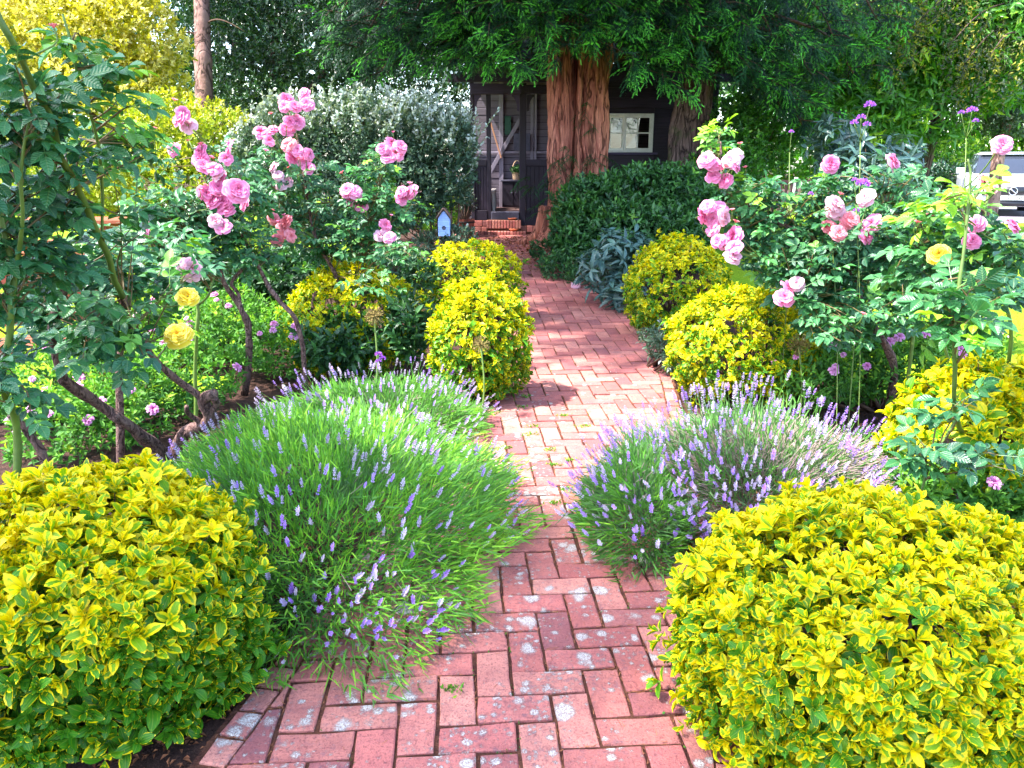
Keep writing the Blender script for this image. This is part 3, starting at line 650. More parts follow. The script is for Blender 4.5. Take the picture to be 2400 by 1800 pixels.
# ================================================================== picnic table, timber edge, lawn bench, car
M['redwood'] = plain('red_stained_timber', (0.36, 0.095, 0.05), .6, .35, 8, .35, .2, stretch=(1, 4, 4))
def picnic(c, rz):
    t = thing('picnic_table', c, 'red stained timber picnic table on the lawn behind the left roses', 'table'); R = rotz(rz); c = np.array(c)
    def bb(nm, lo, hi, extra=None):
        a = Acc(); box(a, lo, hi, extra); 
        for V in a.V: V[:] = V @ R.T + c
        return a.obj(nm, M['redwood'], t, smooth=False)
    for i in range(6): bb('top_slat', (-.85, -.39 + i * .132, .72), (.85, -.39 + i * .132 + .118, .755))
    for s in (-1, 1):
        for i in range(2): bb('seat_slat', (-.85, s * .72 - .12 + i * .125, .42), (.85, s * .72 - .12 + i * .125 + .112, .455))
    for x in (-.6, .6):
        bb('cross_beam', (x - .022, -.82, .34), (x + .022, .82, .418)); bb('cross_beam', (x - .023, -.38, .64), (x + .023, .38, .718))
        for s in (-1, 1): bb('leg', (x + .024, s * .40 - .04, 0), (x + .062, s * .40 + .04, .74), rotx(s * .42))
picnic(tuple(GP(150, 9.2)), .15)
tb = thing('timber_bench', tuple(GP(-40, 5.0)), 'low red brown slatted timber bench at the left edge of the lawn', 'bench')
c0 = GP(-40, 5.0); R = rotz(.55)
for lo, hi, nm in [((-.8, -.2 + i * .1, .40), (.8, -.2 + i * .1 + .085, .44), 'seat_slat') for i in range(4)] + [((-.8, .24, .5 + i * .13), (.8, .27, .59 + i * .13), 'back_slat') for i in range(3)] + [((x, -.17, 0), (x + .06, -.11, .398), 'leg') for x in (-.75, .69)] + [((x, .18, 0), (x + .06, .236, .9), 'leg') for x in (-.75, .69)]:
    a = Acc(); box(a, lo, hi, tint=random.random()); a.V[0] = a.V[0] @ R.T + c0; a.obj(nm, M['redwood'], tb, smooth=False)
c0 = GP(1868, 17.5); lb = thing('lawn_bench', tuple(c0), 'small dark slatted bench on the sunny lawn beyond the roses', 'bench'); M['darkwood'] = plain('dark_teak', (0.09, 0.045, 0.05), .7, .25, 10, .3, .1)
for i in range(9): x = -.5 + i * .12; bobj('back_slat', M['darkwood'], lb, c0 + np.array([x, .2, .42]), c0 + np.array([x + .05, .23, .80]), bev=0)
for z in (.36, .80): bobj('rail', M['darkwood'], lb, c0 + np.array([-.55, .195, z]), c0 + np.array([.57, .235, z + .06]), bev=0)
for i in range(4): bobj('seat_slat', M['darkwood'], lb, c0 + np.array([-.55, -.25 + i * .11, .36]), c0 + np.array([.57, -.25 + i * .11 + .09, .39]), bev=0)
for x in (-.55, .5):
    for y in (-.25, .17): bobj('leg', M['darkwood'], lb, c0 + np.array([x, y, 0]), c0 + np.array([x + .06, y + .06, .6 if y < 0 else .355]), bev=0)
    bobj('armrest', M['darkwood'], lb, c0 + np.array([x - .01, -.27, .602]), c0 + np.array([x + .07, .19, .64]), bev=0)
pc = GP(1847, 19); a = Acc(); tube(a, [pc, pc + np.array([.12, 0, .9])], [.06, .045], 10); tag(a.obj('white_post', M['white']), 'short leaning white post behind the lawn bench', 'post')
# white car
cc = GP(2335, 20.0); CA = math.radians(-24); car = thing('parked_car', tuple(cc), 'white car parked facing the garden behind the small tree', 'car')
CR = rotz(CA)
def cput(a, nm, mat, par=None, smooth=True):
    for V in a.V: V[:] = V @ CR.T + cc
    return a.obj(nm, mat, par or car, smooth=smooth)
M['carw'] = plain('white_car_paint', (0.62, 0.64, 0.72), .2, .4, 4, .03, 0, extra={'Coat Weight': 0.4}); M['cblack'] = plain('black_trim', (0.012, 0.013, 0.02), .35, .5, 20, .2, 0)
M['cglass'] = plain('car_glass', (0.03, 0.035, 0.05), .05, .5, 4, .05, 0); M['chrome'] = plain('chrome', (.75, .76, .8), .12, .5, 4, .05, 0, metal=1.0)
def loft(st, nm, mat):                                         # stations (y, [(halfwidth, z) ...])
    v = []; f = []; n = len(st[0][1]) * 2
    for y, pr in st:
        v += [(-hw, y, z) for hw, z in pr] + [(hw, y, z) for hw, z in pr[::-1]]
    for i in range(len(st) - 1):
        for j in range(n): k = (j + 1) % n; f.append((i * n + j, i * n + k, (i + 1) * n + k, (i + 1) * n + j))
    f.append(tuple(range(n - 1, -1, -1))); f.append(tuple((len(st) - 1) * n + j for j in range(n)))
    a = Acc(); a.raw(v, f); o = cput(a, nm, mat); m_ = o.modifiers.new('bevel', 'BEVEL'); m_.width = .05; m_.segments = 3; m_.limit_method = 'ANGLE'; return o
body = loft([(-2.0, [(.70, .30), (.80, .42), (.80, .62), (.66, .76)]), (-1.85, [(.80, .24), (.88, .42), (.88, .66), (.72, .84)]), (-1.1, [(.84, .22), (.90, .45), (.90, .80), (.74, .97)]), (-.6, [(.85, .22), (.90, .45), (.90, .90), (.76, 1.02)]), (1.6, [(.85, .22), (.90, .45), (.90, .92), (.76, 1.02)]), (2.1, [(.74, .32), (.82, .45), (.82, .85), (.68, .98)])], 'body', M['carw'])
loft([(-.95, [(.74, .95), (.72, .99)]), (-.2, [(.78, 1.0), (.60, 1.44)]), (1.2, [(.78, 1.0), (.60, 1.46)]), (1.95, [(.74, .97), (.70, 1.02)])], 'windscreen', M['cglass'])
loft([(-.3, [(.60, 1.44), (.52, 1.475)]), (.3, [(.62, 1.462), (.52, 1.52)]), (1.3, [(.60, 1.462), (.5, 1.5)])], 'roof', M['carw'])
a = Acc(); box(a, (-.62, -2.035, .50), (.62, -1.99, .70)); cput(a, 'grille', M['cblack'])
a = Acc(); box(a, (-.72, -2.03, .26), (.72, -1.98, .38)); cput(a, 'lower_intake', M['cblack'])
for s in (-1, 1):
    a = Acc(); box(a, (s * .72 - .15, -1.97, .60), (s * .72 + .15, -1.90, .72)); cput(a, 'headlight', M['cglass'], smooth=False)
    a = Acc(); box(a, (s * 1.0 - .11, -.75, .98), (s * 1.0 + .08, -.6, 1.13)); o = cput(a, 'wing_mirror', M['carw'])
    for y in (-1.35, 1.35):
        a = Acc(); v = []
        t_ = np.linspace(0, 2 * math.pi, 20, endpoint=False)
        for xx, rr in ((s * .66, .31), (s * .90, .31), (s * .91, .27)): v += [(xx, y + rr * math.cos(q), .31 + rr * math.sin(q)) for q in t_]
        a.raw(v, [(i * 20 + j, i * 20 + (j + 1) % 20, (i + 1) * 20 + (j + 1) % 20, (i + 1) * 20 + j) for i in range(2) for j in range(20)] + [tuple(40 + j for j in range(20)), tuple(19 - j for j in range(20))]); wo = cput(a, 'wheel', M['cblack'])
a = Acc(); tube(a, [(.085 * math.cos(q), -2.045, .60 + .085 * math.sin(q)) for q in np.linspace(0, 2 * math.pi, 21)], .010, 6); cput(a, 'emblem', M['chrome'])
a = Acc(); box(a, (-.085, -2.05, .590), (.085, -2.038, .61), roty(math.radians(38))); cput(a, 'emblem', M['chrome'])
a = Acc(); box(a, (-.26, -2.052, .405), (.26, -2.036, .495)); plate = cput(a, 'number_plate', plain('plate_white', (.82, .82, .80), .4, .4, 10, .03, 0), smooth=False)
tc_ = bpy.data.curves.new('plate_lettering', 'FONT'); tc_.body = '25 YNF'; tc_.size = .098; tc_.align_x = 'LEFT'; tc_.extrude = .001; tc_.offset = .0016; tc_.materials.append(M['cblack'])
to = bpy.data.objects.new('plate_lettering', tc_); COL.objects.link(to)
dg = bpy.context.evaluated_depsgraph_get(); me = bpy.data.meshes.new_from_object(to.evaluated_get(dg)); bpy.data.objects.remove(to)
if not me.materials: me.materials.append(M['cblack'])
Mt = Matrix.Translation(cc) @ Matrix.Rotation(CA, 4, 'Z') @ Matrix.Translation((-.10, -2.055, .418)) @ Matrix.Rotation(math.pi / 2, 4, 'X')
put(me, 'plate_lettering', plate, None, Mt)

# ================================================================== plants
VIEW = lambda p: nrm(CAM - p)
def as_parts(me_of, name, parent, pos, R, sc, var, tone, keep):
    """individual linked leaf objects for the chosen indices; the rest is returned as a mask"""
    for i in keep:
        put(me_of(int(var[i]), float(tone[i])), name, parent, None, mat4(pos[i], R[i], float(sc[i])))
_mc = {}
def cached(prefix, templates, mat, levels=(0.05, 0.25, 0.45, 0.65, 0.85, 0.97)):
    def f(v, t):
        l = min(range(len(levels)), key=lambda k: abs(levels[k] - t)); key = (prefix, v, l)
        if key not in _mc:
            a = Acc(); a.add(templates[v], np.zeros((1, 3)), np.eye(3)[None], 1.0, (v * .37 + l * .21) % 1, levels[l]); _mc[key] = a.mesh(prefix, mat)
        return _mc[key]
    return f
def pick(pos, R, sc, ok, n, margin=0):
    """the leaves that show largest: near, facing the camera and inside the frame"""
    if n <= 0: return np.zeros(0, int)
    d = pos - CAM; z = d @ FW; px = 1200 + FPX * (d @ RT) / z; py = 900 - FPX * (d @ UP) / z
    fac = np.abs(np.einsum('ni,ni->n', nrm(d), R[:, :, 2])); s = sc / z * (0.35 + fac)
    s = s * ok * (px > 5) * (px < 2395) * (py > 5) * (py < 1795); o = np.argsort(-s)[:n]
    return o[s[o] > 0]
def finish(name, plant, templates, mat, pos, R, sc, var, tone, keep, foliage='foliage', prefix=None, partname='leaf'):
    as_parts(cached(prefix or name, templates, mat), partname, plant, pos, R, sc, var, tone, keep)
    m = np.ones(len(pos), bool); m[keep] = False; a = Acc()
    for k, t in enumerate(templates):
        s = m & (var == k); a.add(t, pos[s], R[s], sc[s], rng.random(int(s.sum())), tone[s])
    return a.obj(foliage, mat, plant, kind='stuff')

# ---- golden euonymus mounds ----------------------------------------
EU = [leaf_t(4, .50, .30, .18, .56, .72), leaf_t(4, .54, .16, .34, .6, .7), leaf_t(4, .48, .38, .0, .56, .75, twist=.35), leaf_t(4, .56, .22, .5, .58, .7, twist=-.35)]
EU_LO = [leaf_t(2, .52, .3, .25, .56, .7), leaf_t(2, .56, .2, .45, .58, .7), leaf_t(2, .50, .35, .08, .56, .7)]
def euonymus(c, r, nsp, ll, nparts, label, hi=True, goldtop=0.75, goldlow=0.25, lump=0.09, skirt=0.0):
    c = np.array(c, float); r = np.array(r, float); gz = float(GZ(c[0], c[1])) - .03
    t = thing('golden_euonymus', (c[0], c[1], gz), label, 'shrub', 'golden euonymus mounds'); tmpl = EU if hi else EU_LO
    # sprigs on the outside, on the sides down to the soil, and a thinner layer within
    d = rdirs(nsp * 3, -0.75)
    vis = np.einsum('ni,ni->n', nrm(d / r), VIEW(c + d * r)) > -0.45
    d = np.concatenate([d[vis], d[~vis][: int((~vis).sum() * .35)]]); rng.shuffle(d); d = d[:nsp]
    sh = np.where(rng.random(len(d)) < .72, rng.uniform(.93, 1.03, len(d)), rng.uniform(.72, .93, len(d)))
    rad = 1 + lump * vn(d * 2.6 + c) + lump * .7 * vn(d * 6.0 + c * 3)
    ex = d.copy(); low = d[:, 2] < 0; hd = nrm(d * np.array([1, 1, 0])); ex[low, :2] += (hd[low, :2] * .97 - d[low, :2]) * skirt
    sh = sh * np.where(rng.random(len(d)) < .05, rng.uniform(1.04, 1.16, len(d)), 1)
    pos = c + ex * r * (rad * sh)[:, None]; ok = pos[:, 2] > gz + .03; d, sh, pos = d[ok], sh[ok], pos[ok]
    n = nrm(d / r); ax = nrm(n * .8 + np.array([0, 0, .55]) + rng.normal(0, .28, n.shape))
    k = 8; S = len(pos); i = np.tile(np.arange(k), S); rep = np.repeat(np.arange(S), k)
    A = ax[rep]; side = nrm(np.cross(A, np.array([.37, .2, .9]))); side2 = np.cross(A, side)
    ph = rng.uniform(0, 6.28, S)[rep] + i * (math.pi / 2) + (i // 2) * (math.pi / 4) * .9 + rng.normal(0, .25, len(i))
    el = np.radians(np.array([12, 18, 30, 36, 50, 58, 74, 84]))[i] + rng.normal(0, .16, len(i))
    hor = side * np.cos(ph)[:, None] + side2 * np.sin(ph)[:, None]
    L = np.array([.62, .66, .85, .9, 1.0, 1.0, .95, .9])[i] * ll * rng.uniform(.7, 1.25, len(i)) * rng.uniform(.72, 1.28, S)[rep]
    ld = A * np.cos(el)[:, None] + hor * np.sin(el)[:, None]; ln = A * np.sin(el)[:, None] - hor * np.cos(el)[:, None] + rng.normal(0, .2, A.shape)
    p = pos[rep] + A * (np.array([.5, .48, .3, .28, .12, .1, -.1, -.15])[i] * ll)[:, None]
    R = frames(ld, ln); z = R[:, :, 2]
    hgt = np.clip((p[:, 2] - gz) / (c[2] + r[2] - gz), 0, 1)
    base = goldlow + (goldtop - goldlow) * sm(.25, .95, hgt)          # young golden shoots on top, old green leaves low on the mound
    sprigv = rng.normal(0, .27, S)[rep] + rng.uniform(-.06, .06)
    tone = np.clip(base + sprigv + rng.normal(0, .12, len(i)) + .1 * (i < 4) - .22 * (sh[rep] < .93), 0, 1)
    var = rng.integers(0, len(tmpl), len(i)); keep = pick(p, R, L, (sh[rep] > .95) & (np.einsum('ni,ni->n', n[rep], VIEW(p)) > .2), nparts)
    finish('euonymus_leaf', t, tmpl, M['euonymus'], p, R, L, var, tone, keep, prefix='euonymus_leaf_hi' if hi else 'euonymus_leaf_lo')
    a = Acc(); base_p = np.array([c[0], c[1], gz])
    for j in rng.choice(S, min(90, S), replace=False):
        e = pos[j]; st_ = base_p + np.array([*rng.uniform(-.3, .3, 2) * r[:2], 0]); m_ = st_ * .5 + e * .5 + np.array([0, 0, .05])
        tube(a, spline([st_, m_, e], 5), np.linspace(.007, .002, 5), 4)
    a.obj('stems', M['twig'], t, kind='stuff')
    return t
def eu(px, z, rx, ry, hpx_top, *args, mid=.46, **kw):
    top = P(px, hpx_top, z)[2]; g = GP(px, z); cz = g[2] + (top - g[2]) * mid
    return euonymus((g[0], g[1], cz), (rx, ry, top - cz), *args, **kw)
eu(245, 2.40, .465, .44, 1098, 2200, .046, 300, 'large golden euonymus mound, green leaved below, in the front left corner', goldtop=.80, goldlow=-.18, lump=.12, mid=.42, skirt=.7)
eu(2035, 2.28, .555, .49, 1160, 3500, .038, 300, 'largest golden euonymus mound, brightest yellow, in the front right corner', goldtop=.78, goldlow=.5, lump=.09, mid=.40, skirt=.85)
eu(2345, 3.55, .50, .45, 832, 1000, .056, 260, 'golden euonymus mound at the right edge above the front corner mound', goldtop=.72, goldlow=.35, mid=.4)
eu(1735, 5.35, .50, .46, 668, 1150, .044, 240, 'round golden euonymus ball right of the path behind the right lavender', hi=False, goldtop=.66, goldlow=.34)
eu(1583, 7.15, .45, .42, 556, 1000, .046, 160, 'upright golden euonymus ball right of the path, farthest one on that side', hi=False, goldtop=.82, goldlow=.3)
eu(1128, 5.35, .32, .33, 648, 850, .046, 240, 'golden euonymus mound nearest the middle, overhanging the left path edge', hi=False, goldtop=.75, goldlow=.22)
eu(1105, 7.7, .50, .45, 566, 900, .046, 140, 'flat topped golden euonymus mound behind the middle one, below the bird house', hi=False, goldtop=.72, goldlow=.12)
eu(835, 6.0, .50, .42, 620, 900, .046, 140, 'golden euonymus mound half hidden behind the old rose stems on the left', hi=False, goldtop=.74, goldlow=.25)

# ---- lavender -------------------------------------------------------
BL = [T([(-.5, 0, 0), (.5, 0, 0), (.45, .55, .02), (-.45, .55, .02), (0, 1, -.05)], [(0, 1, 2, 3), (3, 2, 4)], [(-1, 0), (1, 0), (1, .5), (-1, .5), (0, 1)])]
def spike_t(seed, whorls=5):
    r_ = np.random.default_rng(seed); v = []; f = []; uv = []
    for wv in range(whorls):
        z = wv / (whorls - 1) * .8; rad = .21 * (1 - .5 * z) * (0.75 if wv == 0 else r_.uniform(.8, 1.2)); z = z + (-.12 if wv == 0 else r_.normal(0, .02))
        m = 6 if wv < whorls - 1 else 4
        for j in range(m):
            a = 2 * math.pi * (j + .5 * (wv % 2)) / m + r_.normal(0, .2); l = rad * r_.uniform(.8, 1.35); c_, s_ = math.cos(a), math.sin(a); b0 = len(v)
            wd = .06
            v += [(0, z, 0), (l * .6 * c_ - wd * s_, z + .10, l * .6 * s_ + wd * c_), (l * c_, z + .19 + r_.uniform(0, .05), l * s_), (l * .6 * c_ + wd * s_, z + .10, l * .6 * s_ - wd * c_)]
            f.append((b0, b0 + 1, b0 + 2, b0 + 3)); uv += [(0, 0), (0, .4), (0, 1), (0, .4)]
    return T(v, f, uv)
SPK = [spike_t(s) for s in range(4)]
def lavender(c, r, nbl, nspk, label, tonemu=.55, spiketone=.35, dead=0, tall=.16, bw=.0052, lean=(0, 0), spots=(), nparts=220):
    c = np.array(c, float); r = np.array(r, float); t = thing('lavender', tuple(c), label, 'lavender', 'lavender mounds beside the path')
    d = rdirs(nbl, 0.02); vis = np.einsum('ni,ni->n', nrm(d / r), VIEW(c + d * r)) > -.5; d = d[vis]; N = len(d)
    rad = (1 + .24 * vn(d * 2.6 + c * 2) + .16 * vn(d * 7 + c)) * np.where(rng.random(N) < .6, rng.uniform(.86, 1.02, N), rng.uniform(.55, .9, N))
    pos = c + d * r * rad[:, None]; pos[:, 2] = np.maximum(pos[:, 2], c[2] + .01)
    out = nrm(d * np.array([1.0, 1.0, .9]) + np.array([lean[0], lean[1], .12]) + rng.normal(0, .34, d.shape))
    R = frames(out, nrm(VIEW(pos) + rng.normal(0, .5, d.shape)))
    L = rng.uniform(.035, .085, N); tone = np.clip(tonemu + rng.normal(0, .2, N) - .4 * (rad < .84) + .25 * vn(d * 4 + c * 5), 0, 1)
    a = Acc(); sc = np.stack([np.full(N, bw) * rng.uniform(.7, 1.4, N), L, L], -1)
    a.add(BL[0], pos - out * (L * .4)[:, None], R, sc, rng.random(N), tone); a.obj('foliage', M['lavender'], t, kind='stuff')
    # flower spikes on thin stalks
    d = rdirs(nspk * 3, .05); vis = np.einsum('ni,ni->n', nrm(d / r), VIEW(c + d * r)) > -.35; d = d[vis][:nspk]
    if len(spots):
        e = nrm(np.array([P(*s) for s in spots]) - c); e = nrm(np.repeat(e, 5, 0) + rng.normal(0, .07, (len(e) * 5, 3))); d = np.concatenate([d, e])
    n = len(d); rad = 1 + .24 * vn(d * 2.6 + c * 2); st_ = c + d * r * (rad * .9)[:, None]
    out = nrm(d * np.array([.8, .8, .5]) + np.array([lean[0], lean[1], .55]) + rng.normal(0, .2, d.shape)); hl = rng.uniform(.05, tall, n)
    tip = st_ + out * hl[:, None]; o2 = nrm(out + np.array([0, 0, .25]))
    a = Acc()
    for j in range(n): tube(a, [st_[j], st_[j] * .5 + tip[j] * .5 + np.array([0, 0, .012]), tip[j]], .0013, 3, rng.random(), .5, cap=False)
    a.obj('stalks', M['lavender'], t, kind='stuff')
    R = frames(o2, VIEW(tip)); sc = rng.uniform(.030, .052, n)
    tone = np.clip(np.where(rng.random(n) < spiketone, rng.uniform(.6, 1, n), rng.uniform(0, .25, n)), 0, 1)
    if len(spots): tone[-len(e):] = rng.uniform(.75, 1, len(e)); sc[-len(e):] *= .95
    var = rng.integers(0, 4, n); keep = pick(tip, R, sc, np.ones(n, bool), min(nparts, n))
    finish('spike', t, SPK, M['lavflower'], tip, R, sc, var, tone, keep, foliage='flower_spikes', prefix='lavender_spike', partname='flower_spike')
    if dead:
        d = rdirs(dead, .1); a = Acc(); st_ = c + d * r * .55; en = c + d * r * rng.uniform(.85, 1.08, dead)[:, None] + np.array([0, 0, .02])
        for j in range(dead): tube(a, [st_[j], st_[j] * .4 + en[j] * .6 + rng.normal(0, .02, 3), en[j]], .0016, 3, rng.random(), cap=False)
        a.obj('dry_stems', M['dead'], t, kind='stuff')
    return t
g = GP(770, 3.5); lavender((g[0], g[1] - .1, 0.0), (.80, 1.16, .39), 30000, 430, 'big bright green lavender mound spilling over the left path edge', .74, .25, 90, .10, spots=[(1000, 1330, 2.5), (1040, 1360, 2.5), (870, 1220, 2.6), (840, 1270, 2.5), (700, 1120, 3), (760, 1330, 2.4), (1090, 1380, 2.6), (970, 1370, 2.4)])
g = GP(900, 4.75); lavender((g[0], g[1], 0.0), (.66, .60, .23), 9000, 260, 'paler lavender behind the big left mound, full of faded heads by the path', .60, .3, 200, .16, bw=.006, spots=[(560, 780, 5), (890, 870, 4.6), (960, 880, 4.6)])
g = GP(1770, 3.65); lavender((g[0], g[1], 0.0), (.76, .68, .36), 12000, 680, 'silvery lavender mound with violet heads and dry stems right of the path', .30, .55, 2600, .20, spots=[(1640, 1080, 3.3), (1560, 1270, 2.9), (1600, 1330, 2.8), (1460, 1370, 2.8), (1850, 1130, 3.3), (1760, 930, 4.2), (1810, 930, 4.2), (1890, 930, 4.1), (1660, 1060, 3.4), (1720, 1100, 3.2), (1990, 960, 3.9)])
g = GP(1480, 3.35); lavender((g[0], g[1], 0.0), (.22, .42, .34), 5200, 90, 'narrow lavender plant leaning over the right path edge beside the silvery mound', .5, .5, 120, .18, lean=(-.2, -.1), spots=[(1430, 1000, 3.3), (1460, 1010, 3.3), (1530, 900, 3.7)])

# ---- roses ------------------------------------------------------------
def compound_t(seed):
    r_ = np.random.default_rng(seed); lt = leaf_t(3, .62, .22, .18, .48); V = []; F = []; UV = []; k = 0
    def addl(o, ang, s, tilt):
        nonlocal k
        R = rotz(ang) @ rotx(tilt); v = (lt.v * s) @ R.T + np.array(o); V.append(v); F.extend([tuple(i + k for i in q) for q in lt.f]); UV.append(lt.uv); k += len(v)
    addl((0, .58, -.02), r_.normal(0, .1), .46, -.15)
    for y, s in ((.50, .40), (.24, .32)):
        for sg in (-1, 1): addl((0, y, 0), sg * -1.05 + r_.normal(0, .12), s * r_.uniform(.9, 1.1), r_.normal(-.05, .2))
    v = np.array([(-.012, -.1, 0), (.012, -.1, 0), (.008, .6, -.01), (-.008, .6, -.01)]); V.append(v); F.append((k, k + 1, k + 2, k + 3)); UV.append(np.zeros((4, 2)))
    return T(np.concatenate(V), F, np.concatenate(UV))
CMP = [compound_t(s) for s in range(5)]
def petal_rows(rings, seed):
    r_ = np.random.default_rng(seed); V = []; F = []; UV = []; TN = []; k = 0; nv, nu = 4, 5
    for (n, rad, tilt, h0, wd, tn) in rings:
        for j in range(n):
            a = 2 * math.pi * (j + r_.uniform(-.2, .2)) / n + rad * 9
            tl = tilt + r_.normal(0, .10); ww = wd * r_.uniform(.9, 1.15); v = []
            for iv in range(nv + 1):
                t_ = iv / nv; wv = ww * (0.25 + .75 * math.sin(min(1, t_ * 1.25) * math.pi / 2)) * (1 - .25 * max(0, t_ - .75) * 4 * .5)
                for iu in range(nu):
                    u_ = iu / (nu - 1) * 2 - 1; edge = 1 - .10 * u_ * u_
                    th = tl * (.35 + .75 * t_); rr = rad * t_ * edge * math.sin(th) / max(math.sin(tl * 1.1), .2); zz = rad * t_ * edge * math.cos(th) * .85
                    rr += .05 if tilt > .3 else .018; ang = a + u_ * wv
                    roll = .06 * max(0, t_ - .7) / .3 * rad + r_.normal(0, .012)
                    v.append(((rr + roll) * math.cos(ang), (rr + roll) * math.sin(ang), zz + h0 - roll * .8 + .022 * r_.normal() + .05 * rad * math.sin(u_ * 3 + j) * t_))
            V += v; UV += [((iu / (nu - 1) * 2 - 1), iv / nv) for iv in range(nv + 1) for iu in range(nu)]; TN += [tn] * len(v)
            for iv in range(nv):
                for iu in range(nu - 1): b0 = k + iv * nu + iu; F.append((b0, b0 + 1, b0 + nu + 1, b0 + nu))
            k += len(v)
    return T(V, F, UV, TN)
def rose_t(seed): return petal_rows([(6, .54, 1.50, -.02, .60, 0.0), (6, .48, 1.22, .03, .56, .08), (6, .42, .95, .05, .55, .2), (5, .35, .70, .07, .58, .35), (5, .27, .46, .10, .62, .5), (4, .21, .25, .13, .8, .6), (3, .15, .08, .17, 1.1, .75)], seed)
def loose_t(seed): return petal_rows([(5, .55, 1.5, 0.0, .62, 0.0), (5, .48, 1.15, .03, .55, .1), (4, .34, .8, .06, .55, .3)], seed)
def bud_t(seed): return petal_rows([(4, .5, .28, 0.0, .85, .2), (3, .42, .18, .1, .95, .5)], seed)
ROS = [rose_t(s) for s in range(4)] + [loose_t(9), loose_t(10), bud_t(11)]
_fm = {}
def flower_mesh(v, mat):
    if (v, mat) not in _fm: a = Acc(); a.add(ROS[v], np.zeros((1, 3)), np.eye(3)[None], 1.0, (v * .31) % 1, 0.0); _fm[(v, mat)] = a.mesh('rose_flower', M[mat])
    return _fm[(v, mat)]
THORN = T([(-.25, -.25, 0), (.25, -.25, 0), (0, .35, 0), (0, 0, 2.0)], [(0, 1, 3), (1, 2, 3), (2, 0, 3)], np.zeros((4, 2)))
def rose(name, root, label, canes, clouds, flowers, nparts=260, leaf=.10, stemmat='stem_red', cat='rose bush'):
    """canes: [(points, r0, r1, matkey)]; clouds: [(px,py,z, rx_px, ry_px, rz_m, twigs, tone)]; flowers: [(px,py,z,diam_m,mat)]"""
    root = np.array(root, float); t = thing(name, tuple(root), label, cat)
    skel = [root[None]]; byM = {}
    for pts, r0, r1, mk in canes:
        q = spline(pts, max(8, 5 * len(pts))); q = q + .008 * vn(np.stack([q[:, 2] * 9, q[:, 0] * 9, q[:, 1] * 9], -1))[:, None]
        a = Acc(); tube(a, q, np.linspace(r0, r1, len(q)) * (1 + .16 * vn(q * 14)), 8, rng.random(), rough=.15 if mk == 'wood_old' else .03)
        
        if mk == 'stem' and r0 > .007:
            n_ = int(len(q) * 1.6); ii = rng.integers(1, len(q) - 1, n_); dd_ = rdirs(n_); dd_[:, 2] = -.35; a.add(THORN, q[ii], frames(nrm(np.cross(dd_, [.3, .2, .9])), dd_), .011, .3, .5)
        a.obj('cane', M[mk], t); skel.append(q[len(q) // 3:])
    skel = np.concatenate(skel); P0, TW = [], Acc(); pos, dirs, nor, tones = [], [], [], []
    for (px, py, z, rx, ry, rz, nt, tn) in clouds:
        c = P(px, py, z); k = z / FPX
        for _ in range(nt):
            d = rdirs(1)[0] * rng.random() ** .35; e = c + RT * d[0] * rx * k + UP * d[2] * ry * k + FW * d[1] * rz
            dd = skel - e; dd[:, 2] = np.where(dd[:, 2] > 0, dd[:, 2] * 2.0, dd[:, 2] * .8); s = skel[int(rng.choice(np.argsort((dd ** 2).sum(1))[:7]))]
            L = np.linalg.norm(e - s)
            if L > .75: s = e + (s - e) * (.75 / L)
            mid = s * .45 + e * .55 + np.array([0, 0, .05]) * L + rng.normal(0, .02, 3); q = spline([s, mid, e], 6)
            tube(TW, q, np.linspace(.0038, .0018, 6), 4, rng.random(), cap=False)
            tt = np.clip(tn + rng.normal(0, .16), 0, 1); tw = nrm(e - mid)
            m = 4
            for j in range(m):
                f = 1 - .62 * j / m; o = q[0] + 0 * q[0]; x_ = f * 5; i0 = min(int(x_), 4); o = q[i0] + (q[i0 + 1] - q[i0]) * (x_ - i0)
                out = nrm(np.array([*rng.normal(0, 1, 2), rng.uniform(-.25, .35)]) + tw * (1.0 if j == 0 else .25))
                pos.append(o); dirs.append(out); nor.append(np.array([0, 0, 1.0]) + VIEW(o) * .45 + rng.normal(0, .28, 3)); tones.append(np.clip(tt + (.22 if j == 0 else 0) + rng.normal(0, .08), 0, 1))
    TW.obj('twigs', M[stemmat], t, kind='stuff')
    pos = np.array(pos); R = frames(np.array(dirs), np.array(nor)); sc = leaf * rng.uniform(.75, 1.25, len(pos)); var = rng.integers(0, len(CMP), len(pos)); tones = np.array(tones)
    keep = pick(pos, R, sc, np.ones(len(pos), bool), nparts)
    finish('rose_leaf', t, CMP, M['rose'], pos, R, sc, var, tones, keep, prefix='rose_leaf')
    ST = Acc(); al = np.concatenate([skel, pos])
    for (px, py, z, dm, mk) in flowers:
        e = P(px, py, z - .2 + rng.uniform(-.06, .06)); bud = dm < .045
        face = nrm(np.array([rng.normal(0, .8), -.6, .75 + rng.normal(0, .2)]) + .25 * VIEW(e) * 1.0)
        if bud: face = nrm(np.array([rng.normal(0, .3), -.1, 1]))
        v = 6 if bud else (int(rng.integers(4, 6)) if rng.random() < .2 else int(rng.integers(0, 4)))
        R1 = frames(np.cross(face, np.array([[.2, .1, .9]])), face[None])[0]
        a_ = rng.uniform(0, 6.28); R1 = R1 @ rotz(a_)
        base = e - face * dm * .22
        put(flower_mesh(v, mk), 'flower', t, None, mat4(base, R1, dm * float(rng.uniform(.8, 1.12))))
        below = al[al[:, 2] < e[2] - .06]; below = below if len(below) else al
        s = below[np.argmin(((below - e) ** 2).sum(1))]; L = np.linalg.norm(s - base)
        if L > .6: s = base + (s - base) * .6 / L
        tube(ST, spline([s, (s + base) / 2 + np.array([0, 0, -.02]), base - face * .03 + np.array([0, 0, -.005]), base], 8), np.linspace(.0032, .0024, 8), 5, rng.random())
    if ST.V: ST.obj('flower_stems', M['stem'], t, kind='stuff')
    return t
